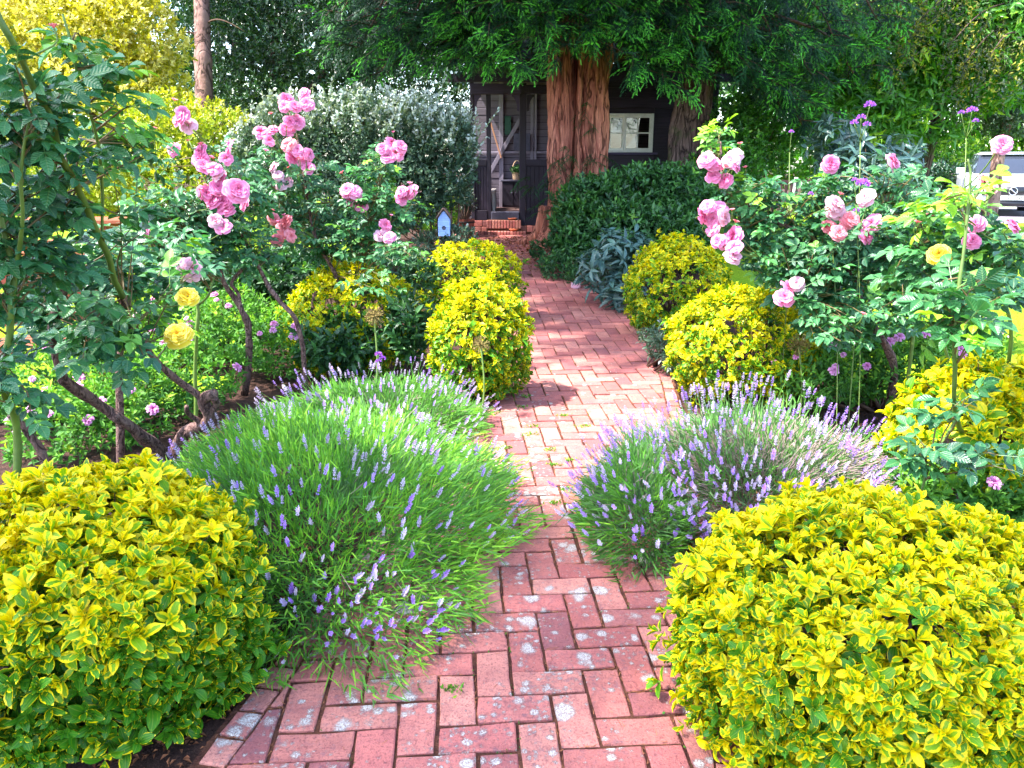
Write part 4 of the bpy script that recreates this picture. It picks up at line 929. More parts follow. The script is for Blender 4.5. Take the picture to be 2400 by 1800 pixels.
def pp(*l): return [P(*q) for q in l]
def F(lst, z, dm, mk):
    out = []
    for x, y in lst:
        out.append((x, y, z, dm, 'pale' if mk == 'pink' and rng.random() < .08 else mk))
        if rng.random() < .3: out.append((x + float(rng.uniform(-32, 32)), y - float(rng.uniform(12, 42)), z, float(rng.uniform(.026, .042)), 'salmon' if rng.random() < .6 else 'pink'))
    return out
# foreground left: tall canes with dark leaves
r0 = GP(30, 2.75)
rose('tall_rose', r0, 'dark leaved rose with upright green canes at the extreme left edge', [
    ([r0, *pp((40, 1010, 2.7), (5, 930, 2.55), (20, 780, 2.45), (30, 640, 2.4), (-20, 400, 2.3))], .014, .008, 'stem'),
    ([r0, *pp((110, 1120, 2.85), (60, 1010, 2.8), (20, 975, 2.75))], .017, .012, 'wood_old'),
    (pp((30, 640, 2.4), (60, 520, 2.3), (50, 380, 2.2), (70, 250, 2.15)), .007, .003, 'stem')],
    [(50, 210, 2.15, 70, 80, .2, 9, .3), (50, 440, 2.4, 80, 60, .25, 9, .25), (110, 610, 2.6, 130, 60, .3, 15, .28), (40, 880, 2.5, 60, 110, .15, 8, .22), (20, 700, 2.5, 60, 50, .2, 7, .45), (40, 330, 2.3, 60, 60, .2, 8, .2), (20, 560, 2.4, 60, 50, .2, 8, .2)],
    [(125, 60, 2.3, .03, 'salmon')], 260, .13)
r0 = GP(405, 4.0)
rose('gnarled_rose', r0, 'old rose with a gnarled stump, long slanting olive cane and two yellow flowers', [
    ([r0, *pp((360, 1040, 3.85), (280, 985, 3.6), (250, 960, 3.55), (160, 900, 3.3), (145, 880, 3.25), (120, 760, 3.1), (170, 640, 3.0))], .034, .014, 'wood_old'),
    ([r0, *pp((430, 1020, 3.95), (490, 985, 3.9), (480, 935, 3.85), (500, 925, 3.8))], .036, .026, 'wood_old'),
    (pp((486, 960, 3.87), (470, 925, 3.85), (395, 868, 3.7), (335, 805, 3.5), (300, 750, 3.2), (285, 690, 3.0)), .019, .013, 'wood_old'),
    (pp((287, 695, 3.0), (245, 575, 2.7), (190, 455, 2.5), (135, 335, 2.3), (85, 225, 2.15), (30, 110, 2.0), (-10, 20, 1.95)), .0125, .008, 'stem'), (pp((245, 575, 2.7), (236, 420, 2.6), (208, 260, 2.45), (180, 140, 2.35), (150, 30, 2.3)), .006, .003, 'stem'),
    (pp((490, 985, 3.9), (505, 950, 3.85), (500, 935, 3.8)), .020, .017, 'wood_old'), (pp((470, 985, 3.9), (445, 965, 3.85), (440, 950, 3.8)), .014, .012, 'wood_old'),
    ([GP(460, 4.5), *pp((458, 860, 4.4), (465, 760, 4.3), (455, 690, 4.25), (470, 640, 4.2))], .012, .008, 'stem'),
    (pp((460, 720, 4.3), (490, 690, 4.2), (500, 650, 4.2)), .007, .005, 'stem')],
    [(110, 320, 2.3, 100, 60, .25, 9, .35), (190, 510, 2.7, 150, 60, .35, 18, .3), (215, 110, 2.35, 60, 70, .12, 5, .8), (265, 230, 2.45, 60, 70, .15, 7, .65), (270, 380, 2.8, 80, 60, .25, 10, .35), (320, 300, 2.7, 50, 60, .2, 6, .5), (250, 760, 3.0, 90, 60, .15, 12, .42), (270, 830, 2.9, 80, 50, .12, 9, .3), (170, 760, 3.1, 90, 50, .2, 10, .2), (330, 620, 3.4, 130, 60, .3, 20, .3), (200, 640, 3.3, 140, 60, .3, 17, .28), (430, 590, 4.0, 70, 60, .3, 14, .35), (380, 740, 3.6, 60, 30, .15, 6, .7)],
    [(415, 780, 3.35, .095, 'yellow'), (440, 690, 3.5, .08, 'yellow'), (452, 628, 3.7, .10, 'pale')], 300, .135)
C1 = [(416, 275), (432, 262), (440, 290), (402, 347), (470, 369), (465, 352), (478, 384), (506, 405), (498, 390), (512, 416), (532, 344), (532, 368), (521, 470), (496, 467), (528, 487), (485, 450), (567, 478), (506, 514), (521, 527), (340, 536), (512, 436)]
r0 = GP(575, 5.4)
rose('pink_rose', r0, 'pink shrub rose on the left with bare leaning stems and one large open bloom', [
    ([r0, *pp((585, 770, 5.2), (570, 730, 5.15), (545, 690, 5.1), (515, 640, 5.0), (480, 590, 4.9), (470, 500, 4.9))], .024, .010, 'wood_old'),
    (pp((585, 770, 5.2), (570, 735, 5.1), (560, 690, 5.1), (545, 660, 5.1), (580, 620, 5.1)), .014, .010, 'wood_old'),
    ([GP(720, 5.3), *pp((700, 770, 5.1), (650, 700, 5.1), (610, 640, 5.1), (590, 600, 5.1), (560, 520, 5.1))], .018, .009, 'wood_old'),
    (pp((515, 640, 5.0), (500, 540, 5.0), (490, 450, 5.0), (440, 330, 5.0)), .008, .003, 'stem'), (pp((560, 560, 5.1), (570, 460, 5.1), (545, 370, 5.1)), .007, .003, 'stem')],
    [(470, 530, 5.0, 110, 70, .4, 44, .3), (560, 580, 5.1, 100, 60, .4, 36, .2), (390, 520, 4.9, 90, 70, .3, 24, .35), (570, 500, 5.1, 70, 60, .35, 26, .25), (540, 410, 5.1, 60, 60, .3, 16, .3), (360, 430, 4.9, 60, 90, .3, 14, .45), (440, 600, 5.0, 90, 50, .3, 20, .3), (300, 560, 4.9, 70, 60, .3, 16, .3)],
    F(C1, 4.85, .088, 'pink') + [(559, 441, 4.7, .14, 'pink'), (468, 443, 4.8, .04, 'salmon'), (362, 300, 4.9, .03, 'salmon')], 300, .118)
D1 = [(673, 232), (692, 245), (665, 246), (709, 216), (720, 240), (682, 283), (674, 298), (697, 282), (635, 301), (612, 305), (633, 326), (698, 348), (728, 360), (690, 367), (711, 372), (721, 390)]
D2 = [(920, 330), (941, 340), (898, 344), (909, 364), (929, 356), (959, 447), (938, 445), (944, 464), (907, 525), (911, 553), (812, 442), (832, 446), (816, 466), (847, 480)]
r0 = GP(755, 5.9)
rose('pink_rose', r0, 'tall pink shrub rose with many clustered blooms in front of the silvery hedge', [
    ([r0, *pp((735, 700, 5.7), (790, 660, 5.7), (770, 610, 5.7), (740, 560, 5.7), (720, 460, 5.7), (700, 330, 5.7), (680, 260, 5.7))], .020, .006, 'wood_old'),
    ([r0, *pp((820, 700, 5.7), (850, 600, 5.7), (870, 480, 5.7), (900, 380, 5.7))], .012, .005, 'stem'), (pp((740, 560, 5.7), (660, 480, 5.7), (640, 380, 5.7), (630, 320, 5.7)), .010, .004, 'stem'), (pp((720, 480, 5.7), (800, 470, 5.7), (830, 450, 5.7)), .007, .004, 'stem')],
    [(700, 440, 5.7, 90, 80, .4, 40, .22), (640, 400, 5.7, 60, 70, .35, 18, .2), (740, 540, 5.7, 110, 70, .4, 46, .15), (850, 420, 5.7, 50, 70, .3, 18, .4), (880, 500, 5.6, 70, 90, .3, 34, .32), (900, 400, 5.7, 50, 50, .25, 14, .45), (800, 560, 5.6, 90, 40, .35, 18, .3), (930, 590, 5.3, 50, 30, .2, 6, .4), (890, 670, 5.2, 50, 30, .15, 4, .45), (960, 490, 5.7, 40, 60, .2, 8, .3)],
    F(D1, 5.6, .094, 'pink') + F(D2, 5.6, .094, 'pink') + F([(637, 390), (651, 408), (658, 429), (676, 422), (892, 548)], 5.6, .085, 'pale') + F([(644, 510), (668, 533), (685, 551), (673, 543), (666, 516), (650, 560), (672, 334)], 5.55, .09, 'salmon'), 300, .118)
E1 = [(1655, 370), (1674, 380), (1720, 360), (1728, 386), (1673, 409), (1697, 420), (1658, 478), (1682, 487), (1651, 503), (1669, 512), (1703, 507), (1665, 534), (1681, 560), (1716, 549), (1699, 563), (1718, 574)]
r0 = GP(2080, 4.9)
rose('pink_rose', r0, 'wide pink shrub rose right of the path with trusses of bloom near the yew', [
    ([r0, *pp((2095, 870, 4.7), (2070, 800, 4.6), (2030, 740, 4.6), (1990, 640, 4.6), (1900, 560, 4.6), (1780, 500, 4.7), (1700, 440, 4.7), (1690, 330, 4.7))], .028, .006, 'wood_old'),
    (pp((2070, 800, 4.6), (2000, 720, 4.7), (1960, 680, 4.7), (1930, 600, 4.7), (1920, 480, 4.7)), .020, .007, 'wood_old'), ([GP(2110, 4.6), *pp((2140, 780, 4.4), (2120, 640, 4.4), (2080, 500, 4.4), (2060, 420, 4.4))], .012, .005, 'stem'),
    (pp((1800, 510, 4.7), (1740, 560, 4.7), (1700, 600, 4.7)), .006, .004, 'stem'), (pp((2000, 700, 4.6), (1900, 720, 4.5), (1850, 690, 4.5)), .006, .004, 'stem')],
    [(1740, 460, 4.7, 90, 60, .3, 24, .3), (1850, 520, 4.7, 110, 80, .4, 44, .25), (1960, 600, 4.6, 130, 80, .4, 56, .22), (2080, 560, 4.5, 130, 90, .4, 54, .22), (1900, 660, 4.5, 110, 60, .35, 34, .3), (2020, 740, 4.4, 130, 60, .3, 36, .3), (1800, 600, 4.6, 80, 50, .3, 20, .2), (1690, 310, 4.8, 35, 45, .15, 7, .8), (2100, 450, 4.5, 120, 60, .35, 26, .32), (1960, 780, 4.3, 80, 50, .2, 14, .3), (1960, 430, 4.7, 70, 50, .3, 14, .35), (1760, 530, 4.6, 60, 50, .25, 14, .3)],
    F(E1, 4.6, .092, 'pink') + F([(1951, 382), (2100, 376), (2040, 520), (2036, 550), (1840, 692), (1853, 676)], 4.5, .10, 'pink') + F([(1721, 597), (1958, 490), (1962, 472), (2025, 460), (1866, 662), (2260, 600), (1715, 372)], 4.5, .095, 'pale') + F([(1948, 527), (1969, 542), (1988, 520), (1998, 512)], 4.5, .09, 'salmon') + [(1747, 391, 4.6, .04, 'salmon'), (1725, 519, 4.6, .04, 'salmon'), (2024, 735, 4.3, .04, 'salmon')], 300, .122)
r0 = GP(2300, 3.9)
rose('leafy_rose', r0, 'pale leaved rose at the right edge with tall light green shoots and a yellow bloom', [
    ([r0, *pp((2245, 980, 3.1), (2238, 850, 2.9), (2245, 700, 2.85), (2262, 560, 2.85), (2275, 420, 2.85), (2270, 370, 2.85))], .010, .004, 'stem'),
    ([r0, *pp((2370, 800, 3.5), (2330, 650, 3.4), (2310, 500, 3.4), (2335, 400, 3.4))], .010, .004, 'stem'), ([r0, *pp((2200, 760, 3.7), (2160, 600, 3.6), (2180, 480, 3.6))], .009, .004, 'stem'),
    (pp((2245, 975, 3.1), (2180, 1090, 2.95), (2160, 1150, 2.95)), .006, .005, 'stem')],
    [(2230, 710, 2.85, 70, 60, .15, 11, .4), (2330, 690, 3.0, 60, 35, .2, 9, .35), (2290, 560, 3.3, 50, 50, .2, 9, .4), (2240, 780, 2.85, 50, 50, .12, 6, .55), (2180, 520, 3.5, 70, 60, .25, 16, .62), (2255, 470, 2.95, 35, 60, .12, 6, .75), (2200, 620, 3.5, 100, 60, .3, 26, .35), (2290, 930, 2.85, 60, 25, .1, 3, .35), (2165, 1060, 2.9, 45, 35, .1, 4, .35), (2350, 1100, 2.8, 50, 40, .1, 3, .3), (2390, 620, 3.1, 25, 60, .15, 4, .3)],
    [(2200, 590, 3.4, .10, 'yellow'), (2286, 520, 3.3, .08, 'pink'), (2280, 560, 3.3, .07, 'pink'), (2354, 334, 3.3, .085, 'pink'), (2380, 525, 3.2, .07, 'pink'), (2310, 420, 3.3, .06, 'salmon'), (2320, 440, 3.3, .05, 'salmon'), (2180, 505, 3.5, .04, 'salmon'), (2150, 520, 3.5, .035, 'salmon')], 300, .135)

# ================================================================== trees, hedges and background shrubs
def limb(acc, pts, r0, r1, n=10, sides=7): q = spline(pts, n); tube(acc, q, np.linspace(r0, r1, n), sides, rng.random(), rough=.12); return q
def leaf_cloud(lobes, n, ll, k=5, spread=.8, updir=.5, droop=0.0, shell=.55, tonemu=.4, tonesd=.2, toptone=.0, cull=-.35, lump=.18, whorl=False):
    """leaves on sprigs over lobes [(centre, radii)], mostly near the outside; returns pos, R, size, tone, outer"""
    PS, RS, SC, TN, OU = [], [], [], [], []
    area = np.array([np.prod(np.array(r)) ** (2 / 3) for _, r in lobes]); cnt = np.maximum(1, (n / k * area / area.sum()).astype(int))
    for (c, r), m in zip(lobes, cnt):
        c = np.array(c, float); r = np.array(r, float); d = rdirs(int(m * 1.8)); f = np.einsum('ni,ni->n', nrm(d / r), VIEW(c + d * r))
        keepm = f > cull; keepm |= rng.random(len(d)) < .25; d = d[keepm][:m]; S = len(d)
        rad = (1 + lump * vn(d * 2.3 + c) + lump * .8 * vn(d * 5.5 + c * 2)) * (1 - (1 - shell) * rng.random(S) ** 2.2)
        pos = c + d * r * rad[:, None]; nn = nrm(d / r); ax = nrm(nn * .7 + np.array([0, 0, updir - droop]) + rng.normal(0, .45, d.shape))
        rep = np.repeat(np.arange(S), k); i = np.tile(np.arange(k), S); A = ax[rep]
        s1 = nrm(np.cross(A, np.array([.37, .2, .9]))); s2 = np.cross(A, s1)
        ph = rng.uniform(0, 6.28, S)[rep] + i * 2.4 + rng.normal(0, .3, len(i)); el = (np.full(len(i), 1.25) if whorl else .35 + spread * i / k) + rng.normal(0, .2, len(i))
        hor = s1 * np.cos(ph)[:, None] + s2 * np.sin(ph)[:, None]
        ld = A * np.cos(el)[:, None] + hor * np.sin(el)[:, None] - np.array([0, 0, droop]) * .6; ln = A * np.sin(el)[:, None] - hor * np.cos(el)[:, None] + rng.normal(0, .25, A.shape) + np.array([0, 0, .3])
        L = ll * rng.uniform(.65, 1.25, len(i)); p = pos[rep] - A * ((i / k) * ll * (.3 if whorl else 1.1))[:, None]
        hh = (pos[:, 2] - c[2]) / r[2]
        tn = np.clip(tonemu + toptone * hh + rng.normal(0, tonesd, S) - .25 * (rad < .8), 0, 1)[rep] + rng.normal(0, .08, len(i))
        PS.append(p); RS.append(frames(ld, ln)); SC.append(L); TN.append(np.clip(tn, 0, 1)); OU.append((rad > .85)[rep])
    return np.concatenate(PS), np.concatenate(RS), np.concatenate(SC), np.concatenate(TN), np.concatenate(OU)
LO = [leaf_lo(.5), leaf_lo(.42, .5, .3), leaf_lo(.58, .15, .05)]
LM = [leaf_t(2, .42, .3, .3), leaf_t(2, .36, .2, .5), leaf_t(2, .48, .4, .15)]
LLONG = [leaf_t(3, .30, .25, .35), leaf_t(3, .26, .2, .6), leaf_t(3, .33, .35, .15)]
def leafy(name, base, label, cat, lobes, n, ll, mat, tmpl=None, nparts=0, stems=None, group=None, foliage='crown', minz=None, barkm='twig', **kw):
    t = thing(name, tuple(base), label, cat, group); tmpl = tmpl or LO
    p, R, s, tn, ou = leaf_cloud(lobes, n, ll, **kw)
    m = p[:, 2] > (float(base[2]) + .01 if minz is None else minz); p, R, s, tn, ou = p[m], R[m], s[m], tn[m], ou[m]
    var = rng.integers(0, len(tmpl), len(p)); keep = pick(p, R, s, ou, nparts)
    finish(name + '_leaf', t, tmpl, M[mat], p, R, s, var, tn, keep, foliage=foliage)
    a = Acc()
    for q in (stems if stems is not None else []): limb(a, *q)
    if stems is None:
        b0 = np.array(base)
        for c, r in lobes:
            for _ in range(3 + int(6 / len(lobes))):
                e = np.array(c) + rdirs(1)[0] * np.array(r) * .8; st_ = b0 + np.array([*rng.normal(0, .12, 2) * np.array(r)[:2], -.05]); tube(a, spline([st_, (st_ + e) / 2 + rng.normal(0, .05, 3), e], 6), np.linspace(.016, .005, 6), 5, rng.random())
    if a.V: a.obj('stems' if stems is None else 'trunk', M[barkm], t, kind='stuff' if stems is None else None)
    return t
def lob(px, py, z, rx, ry, rz): k = z / FPX; c = P(px, py, z); return (c, (rx * k, rz, ry * k))

# unseen tree added behind the camera's left shoulder to shade the path's near end
b0 = np.array([-10.5, -3.6, -.05]); LBP = [((-10.2, .6 - 2, 14.2), (1.7, 1.7, 1.4)), ((-8.6, 1.2 - 2, 14.0), (1.6, 1.6, 1.2)), ((-7.4, .0 - 2, 14.6), (1.7, 1.6, 1.3)), ((-9.0, -1.2 - 2, 14.8), (1.9, 1.6, 1.5)), ((-6.2, 1.0 - 2, 14.0), (1.4, 1.4, 1.1)), ((-7.2, 2.2 - 2, 13.6), (1.4, 1.0, 1.0)), ((-9.6, 2.2 - 2, 13.4), (1.4, 1.1, 1.0)), ((-6.0, -.8 - 2, 14.4), (1.5, 1.3, 1.2))]
leafy('added_shade_tree', b0, 'unseen tall tree added left of the viewpoint to shade the front of the path', 'tree', LBP, 8000, .26, 'laurel', tonemu=.4, cull=-2, shell=.3, stems=[([b0, b0 + np.array([.2, .2, 6]), (-9.6, -2.2, 11.5), (-8.6, -1.2, 14)], .34, .10), ([b0 + np.array([.2, .2, 6]), (-10.2, -2.0, 11), (-10, -.6, 14)], .2, .06), ([(-9.6, -2.2, 11.5), (-8, -1.8, 12.6), (-6.6, -1.4, 14)], .14, .05)], barkm='bark_dark')
# ---- the yew: fluted double trunk, limbs, drooping sprays ------------
yb = GP(1340, 11.9); yew = thing('yew_tree', tuple(yb), 'old yew with red flaking trunk and drooping dark sprays in front of the hut', 'tree')
def big_trunk(base, hgt, rfun, cfun, nz=190, na=170):
    th = np.linspace(0, 2 * math.pi, na, endpoint=False); zs = np.linspace(-.1, hgt, nz); v = np.zeros((nz, na, 3))
    for i, z in enumerate(zs):
        c = cfun(z); r = rfun(th, z); x = c[0] + r * np.cos(th); y = c[1] + r * np.sin(th); v[i] = np.stack([base[0] + x, base[1] + y, np.full(na, base[2] + z)], -1)
    q = v.reshape(-1, 3); ctr = np.repeat(np.array([[base[0] + cfun(z)[0], base[1] + cfun(z)[1], base[2] + z] for z in zs]), na, 0); d = nrm((q - ctr) * np.array([1, 1, 0]))
    dsp = .07 * (.5 - np.abs(vn(q * np.array([9, 9, 1.1])))) + .032 * (.5 - np.abs(vn(q * np.array([19, 19, 2.6]) + 5))) + .015 * vn(q * np.array([40, 40, 7])) + .035 * vn(q * np.array([3, 3, .8])); q = q + d * dsp[:, None]
    f = [(i * na + j, i * na + (j + 1) % na, (i + 1) * na + (j + 1) % na, (i + 1) * na + j) for i in range(nz - 1) for j in range(na)]
    return q, f
def yr(th, z):
    two = np.maximum(.43 * np.abs(np.cos(th - .15)) ** .9, 0) ; base = .245 + .088 * np.cos(2 * (th - .1)) + .055 * np.cos(5 * th + .6 + z * .2) + .035 * np.cos(9 * th + 1.3) + .02 * np.cos(14 * th + z * .5)
    groove = -.13 * np.exp(-((np.mod(th - 4.45 + math.pi, 2 * math.pi) - math.pi) / .13) ** 2)
    flare = .38 * math.exp(-max(z, 0) / .32) * (1 + .6 * np.cos(3 * th - .4)) + .16 * math.exp(-max(z, 0) / .12)
    return base + groove + flare + .015 * z
v, f = big_trunk(yb, 6.5, yr, lambda z: np.array([.02 * z, .05 * z])); a = Acc(); a.raw(v, f); a.obj('trunk', M['bark_yew'], yew)
ra = Acc()
for dx, dy, L in ((-.55, -.35, 1), (-.2, -.75, 1), (.5, -.6, 1), (-.75, .1, 1)):
    e = yb + np.array([dx * 1.25, dy * 1.25, -.02]); e[2] = GZ(0, e[1]) - .03; s0 = yb + np.array([dx * .45, dy * .45, .55])
    q = spline([s0, yb + np.array([dx * .62, dy * .62, .2]), yb + np.array([dx * .9, dy * .9, .05]), e], 14); tube(ra, q, np.linspace(.17, .03, 14), 12, rough=.25)
ra.obj('root', M['bark_yew'], yew)
def spray_t(seed, new):
    r_ = np.random.default_rng(seed); V = []; F = []; UV = []; TN = []
    def needle(o, d, side, l, w2, tn):
        k = len(V); V.extend([o - side * w2, o + side * w2, o + d * l]); F.append((k, k + 1, k + 2)); UV.extend([(0, .2)] * 3); TN.extend([tn, tn, tn + .1])
    def shoot(o, d, L, nw):
        n = int(4 + L * 14); d = nrm(d); up = np.array([0, 0, 1.0]); sd_ = nrm(np.cross(d, up))
        for i in range(n):
            t_ = (i + .5) / n; c = o + d * L * t_ + np.array([0, 0, -.45 * L * t_ * t_])
            for sg in (-1, 1):
                nd = nrm(sd_ * sg * .8 + d * .75 + up * r_.normal(-.05, .22)); needle(c, nd, nrm(d + up * .5) * 1.0, .10 * (1.2 - .5 * t_) * r_.uniform(.8, 1.2), .026, nw * (t_ > .4))
        k = len(V); e = o + d * L + np.array([0, 0, -.45 * L]); V.extend([o - sd_ * .008, o + sd_ * .008, e]); F.append((k, k + 1, k + 2)); UV.extend([(0, 0)] * 3); TN.extend([-.3] * 3)
    shoot(np.zeros(3), np.array([0, 1.0, 0]), 1.0, new)
    for i in range(5):
        y = .12 + .16 * i; sg = -1 if i % 2 else 1
        shoot(np.array([0, y, -.45 * y * y]), np.array([sg * r_.uniform(.55, .9), .8, r_.normal(-.1, .15)]), .46 * (1.1 - .35 * y), new)
    return T(V, F, UV, TN)
SPR = [spray_t(s, .85) for s in range(3)] + [spray_t(s + 5, .12) for s in range(3)]
limbs = Acc(); sp_p, sp_d, sp_s, sp_t = [], [], [], []
def bough(target, attach_z, nt, slen, tone, size=.30, fall=.5):
    tgt = np.array(target); A = yb + np.array([.02 * attach_z, .05 * attach_z, attach_z]); A[2] = yb[2] + attach_z
    mid = (A + tgt) / 2; mid[2] = max(A[2], tgt[2]) + .25 + .1 * rng.random(); d = tgt - A; d[2] = 0; dn = nrm(d); A = A + dn * .3
    q = spline([A, mid * .6 + A * .4, mid * .3 + tgt * .7 + np.array([0, 0, .25]), tgt], 16); tube(limbs, q, np.linspace(.045, .008, 16), 5, rng.random())
    sd_ = np.array([-dn[1], dn[0], 0])
    for j in range(nt):
        f = 1 - .75 * (j / nt) ** 1.15; x_ = f * 15; i0 = min(int(x_), 14); o = q[i0] + (q[i0 + 1] - q[i0]) * (x_ - i0)
        sg = -1 if j % 2 else 1; tw = nrm(sd_ * sg * rng.uniform(.5, 1) + dn * rng.uniform(.3, .9) + np.array([0, 0, rng.normal(-.1, .15)])); L = slen * rng.uniform(.6, 1.15) * (.5 + .7 * (1 - abs(f - .5)))
        e = o + tw * L + np.array([0, 0, -.35 * L * fall * 2]); m_ = (o + e) / 2 + np.array([0, 0, .08 * L]); qq = spline([o, m_, e], 6); tube(limbs, qq, np.linspace(.009, .003, 6), 3, rng.random(), cap=False)
        ns = int(5 + L * 9)
        for s in range(ns):
            u_ = (s + rng.random()) / ns * 5; k = min(int(u_), 4); pz = qq[k] + (qq[k + 1] - qq[k]) * (u_ - k)
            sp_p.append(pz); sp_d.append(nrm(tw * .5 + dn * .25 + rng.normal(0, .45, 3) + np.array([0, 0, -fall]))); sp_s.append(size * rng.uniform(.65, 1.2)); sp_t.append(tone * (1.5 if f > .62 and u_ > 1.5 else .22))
front = [(840, 150, 11.2, .15), (895, 205, 11, .3), (960, 180, 10.8, .3), (1010, 120, 10.4, .2), (1075, 175, 10.4, .55), (1130, 185, 10.3, .6), (1190, 185, 10.2, .55), (1245, 165, 10.2, .5), (1310, 130, 10.0, .5), (1365, 120, 10.0, .45), (1440, 130, 10.2, .45), (1500, 195, 10.4, .62), (1550, 205, 10.5, .62), (1600, 120, 10.6, .5), (1670, 150, 10.6, .45), (1720, 215, 10.8, .48), (1770, 245, 11, .42), (1830, 290, 11.3, .38), (1880, 330, 11.6, .35), (1900, 210, 11, .4), (1820, 140, 10.6, .4), (1710, 70, 10.2, .35), (1610, 60, 10, .4), (1520, 70, 10, .4), (1430, 40, 9.8, .4), (1330, 50, 9.8, .4), (1235, 60, 9.8, .55), (1150, 50, 9.8, .5), (1060, 60, 10, .3), (960, 60, 10.2, .2), (870, 60, 10.8, .15), (800, 30, 11.2, .2), (1960, 110, 11, .4), (2060, 50, 11.2, .45), (2000, 210, 11.5, .35), (1450, -60, 9.4, .4), (1250, -60, 9.4, .45), (1050, -80, 9.6, .3), (1650, -60, 9.6, .4), (1850, -40, 10, .4), (900, -60, 10.4, .25)]
for px, py, z, tn in front:
    tg = P(px, py - 38 * float(sm(80, 150, py)), z); bough(tg, max(2.6, tg[2] - yb[2] + rng.uniform(.3, .9)), 13, .8, tn, .27, .24)
for px, py, z in ((880, 60, 13.4), (980, 100, 13.2), (1090, 60, 13), (1180, 110, 13), (1500, 110, 13), (1600, 60, 13), (1700, 130, 13.2), (1800, 60, 13.4), (1400, 30, 12.8), (1280, 20, 12.6), (1900, 80, 13.6)):
    tg = P(px, py, z); bough(tg, max(2.9, tg[2] - yb[2] + .5), 14, .9, .02, .34)
for an in np.linspace(0, 2 * math.pi, 22, endpoint=False):             # the crown above the frame, which shades the path and hut
    for rr, hh in ((2.8, 4.6), (3.4, 6.2), (2.2, 7.6)):
        tg = yb + np.array([rr * math.cos(an + hh), rr * math.sin(an + hh) * .8, hh]); bough(tg, hh - .2 if hh < 7 else 6.2, 8, 1.0, .3, .46)
for dx, dy, hh in ((-3.2, -1.2, 5.2), (-3.6, -2.2, 5.6), (-2.6, -2.9, 5.0), (-3.4, -3.5, 5.8), (-2.4, -3.9, 5.2), (-1.6, -2.6, 4.8), (-4.2, -1.6, 6.0), (-3.0, -4.6, 6.0), (-1.4, -3.6, 5.6), (-4.4, -3.0, 6.4), (-2.2, -1.8, 5.3), (-3.8, -4.2, 6.0), (-2.0, -4.8, 5.8), (-2.9, -2.2, 5.4), (-2.8, -5.2, 5.4), (-3.6, -5.8, 5.8), (-2.2, -5.7, 5.2), (-3.1, -6.4, 5.6), (-4.0, -5.0, 6.0), (-1.6, -5.0, 5.2), (-2.4, -6.6, 5.4)):  # out-of-frame boughs added on the left to cast shade on the path
    bough(yb + np.array([dx, dy, hh]), hh + .1 if hh < 6.3 else 6.2, 20, 1.0, .35, .44)
limbs.obj('limbs', M['twig'], yew, kind='stuff')
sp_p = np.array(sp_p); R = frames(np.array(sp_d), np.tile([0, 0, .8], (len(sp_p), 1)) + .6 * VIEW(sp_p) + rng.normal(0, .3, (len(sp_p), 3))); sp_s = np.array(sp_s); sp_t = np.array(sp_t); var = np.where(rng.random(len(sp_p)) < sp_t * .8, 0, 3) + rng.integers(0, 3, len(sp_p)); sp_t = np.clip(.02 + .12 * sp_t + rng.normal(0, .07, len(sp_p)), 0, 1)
keep = pick(sp_p, R, sp_s, np.ones(len(sp_p), bool), 300)
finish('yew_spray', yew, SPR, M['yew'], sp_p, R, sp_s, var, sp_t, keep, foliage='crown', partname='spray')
# low shoots on the yew trunk
for px, py, z in ((1300, 400, 11.2), (1330, 360, 11.2), (1385, 270, 11.3), (1260, 430, 11.2), (1400, 370, 11.3), (1340, 420, 11.1), (1290, 470, 11.2)):
    for j in range(7):
        c = P(px, py, z) + rng.normal(0, .08, 3); R1 = frames(nrm(np.array([[rng.normal(-.3, .7), -.7, rng.normal(-.15, .3)]])), np.array([[0, 0, 1.0]]))[0]
        put(cached('yew_spray', SPR, M['yew'])(int(rng.integers(3, 6)), .25), 'spray', yew, None, mat4(c, R1, .24))
print('sprays', len(sp_p))

# second dark trunk right of the window
tb_ = GP(1607, 12.5); dk = thing('dark_tree', tuple(tb_), 'leaning dark ridged trunk with a swollen burl right of the hut window', 'tree')
v, f = big_trunk(tb_, 4.6, lambda th, z: .26 + .07 * np.cos(3 * th + .5 + z) + .03 * np.cos(8 * th + z * 1.5) + .17 * math.exp(-((z - .85) / .42) ** 2) * (1 + .7 * np.cos(th + .35)) - .05 * sm(1.2, 2.2, z), lambda z: np.array([.04 * z - .12 * math.exp(-((z - 1.7) / .6) ** 2), 0]), 80, 60); a = Acc(); a.raw(v, f); a.obj('trunk', M['bark_dark'], dk)
lb_ = [lob(1620, -60, 13.5, 160, 120, 1.2), lob(1760, -20, 13.8, 160, 120, 1.2), lob(1480, -140, 13.5, 150, 100, 1.2)]
p, R, s, tn, ou = leaf_cloud(lb_, 7000, .11, tonemu=.35); a = Acc(); a.add(LO[0], p, R, s, rng.random(len(p)), tn); a.obj('crown', M['laurel'], dk, kind='stuff')

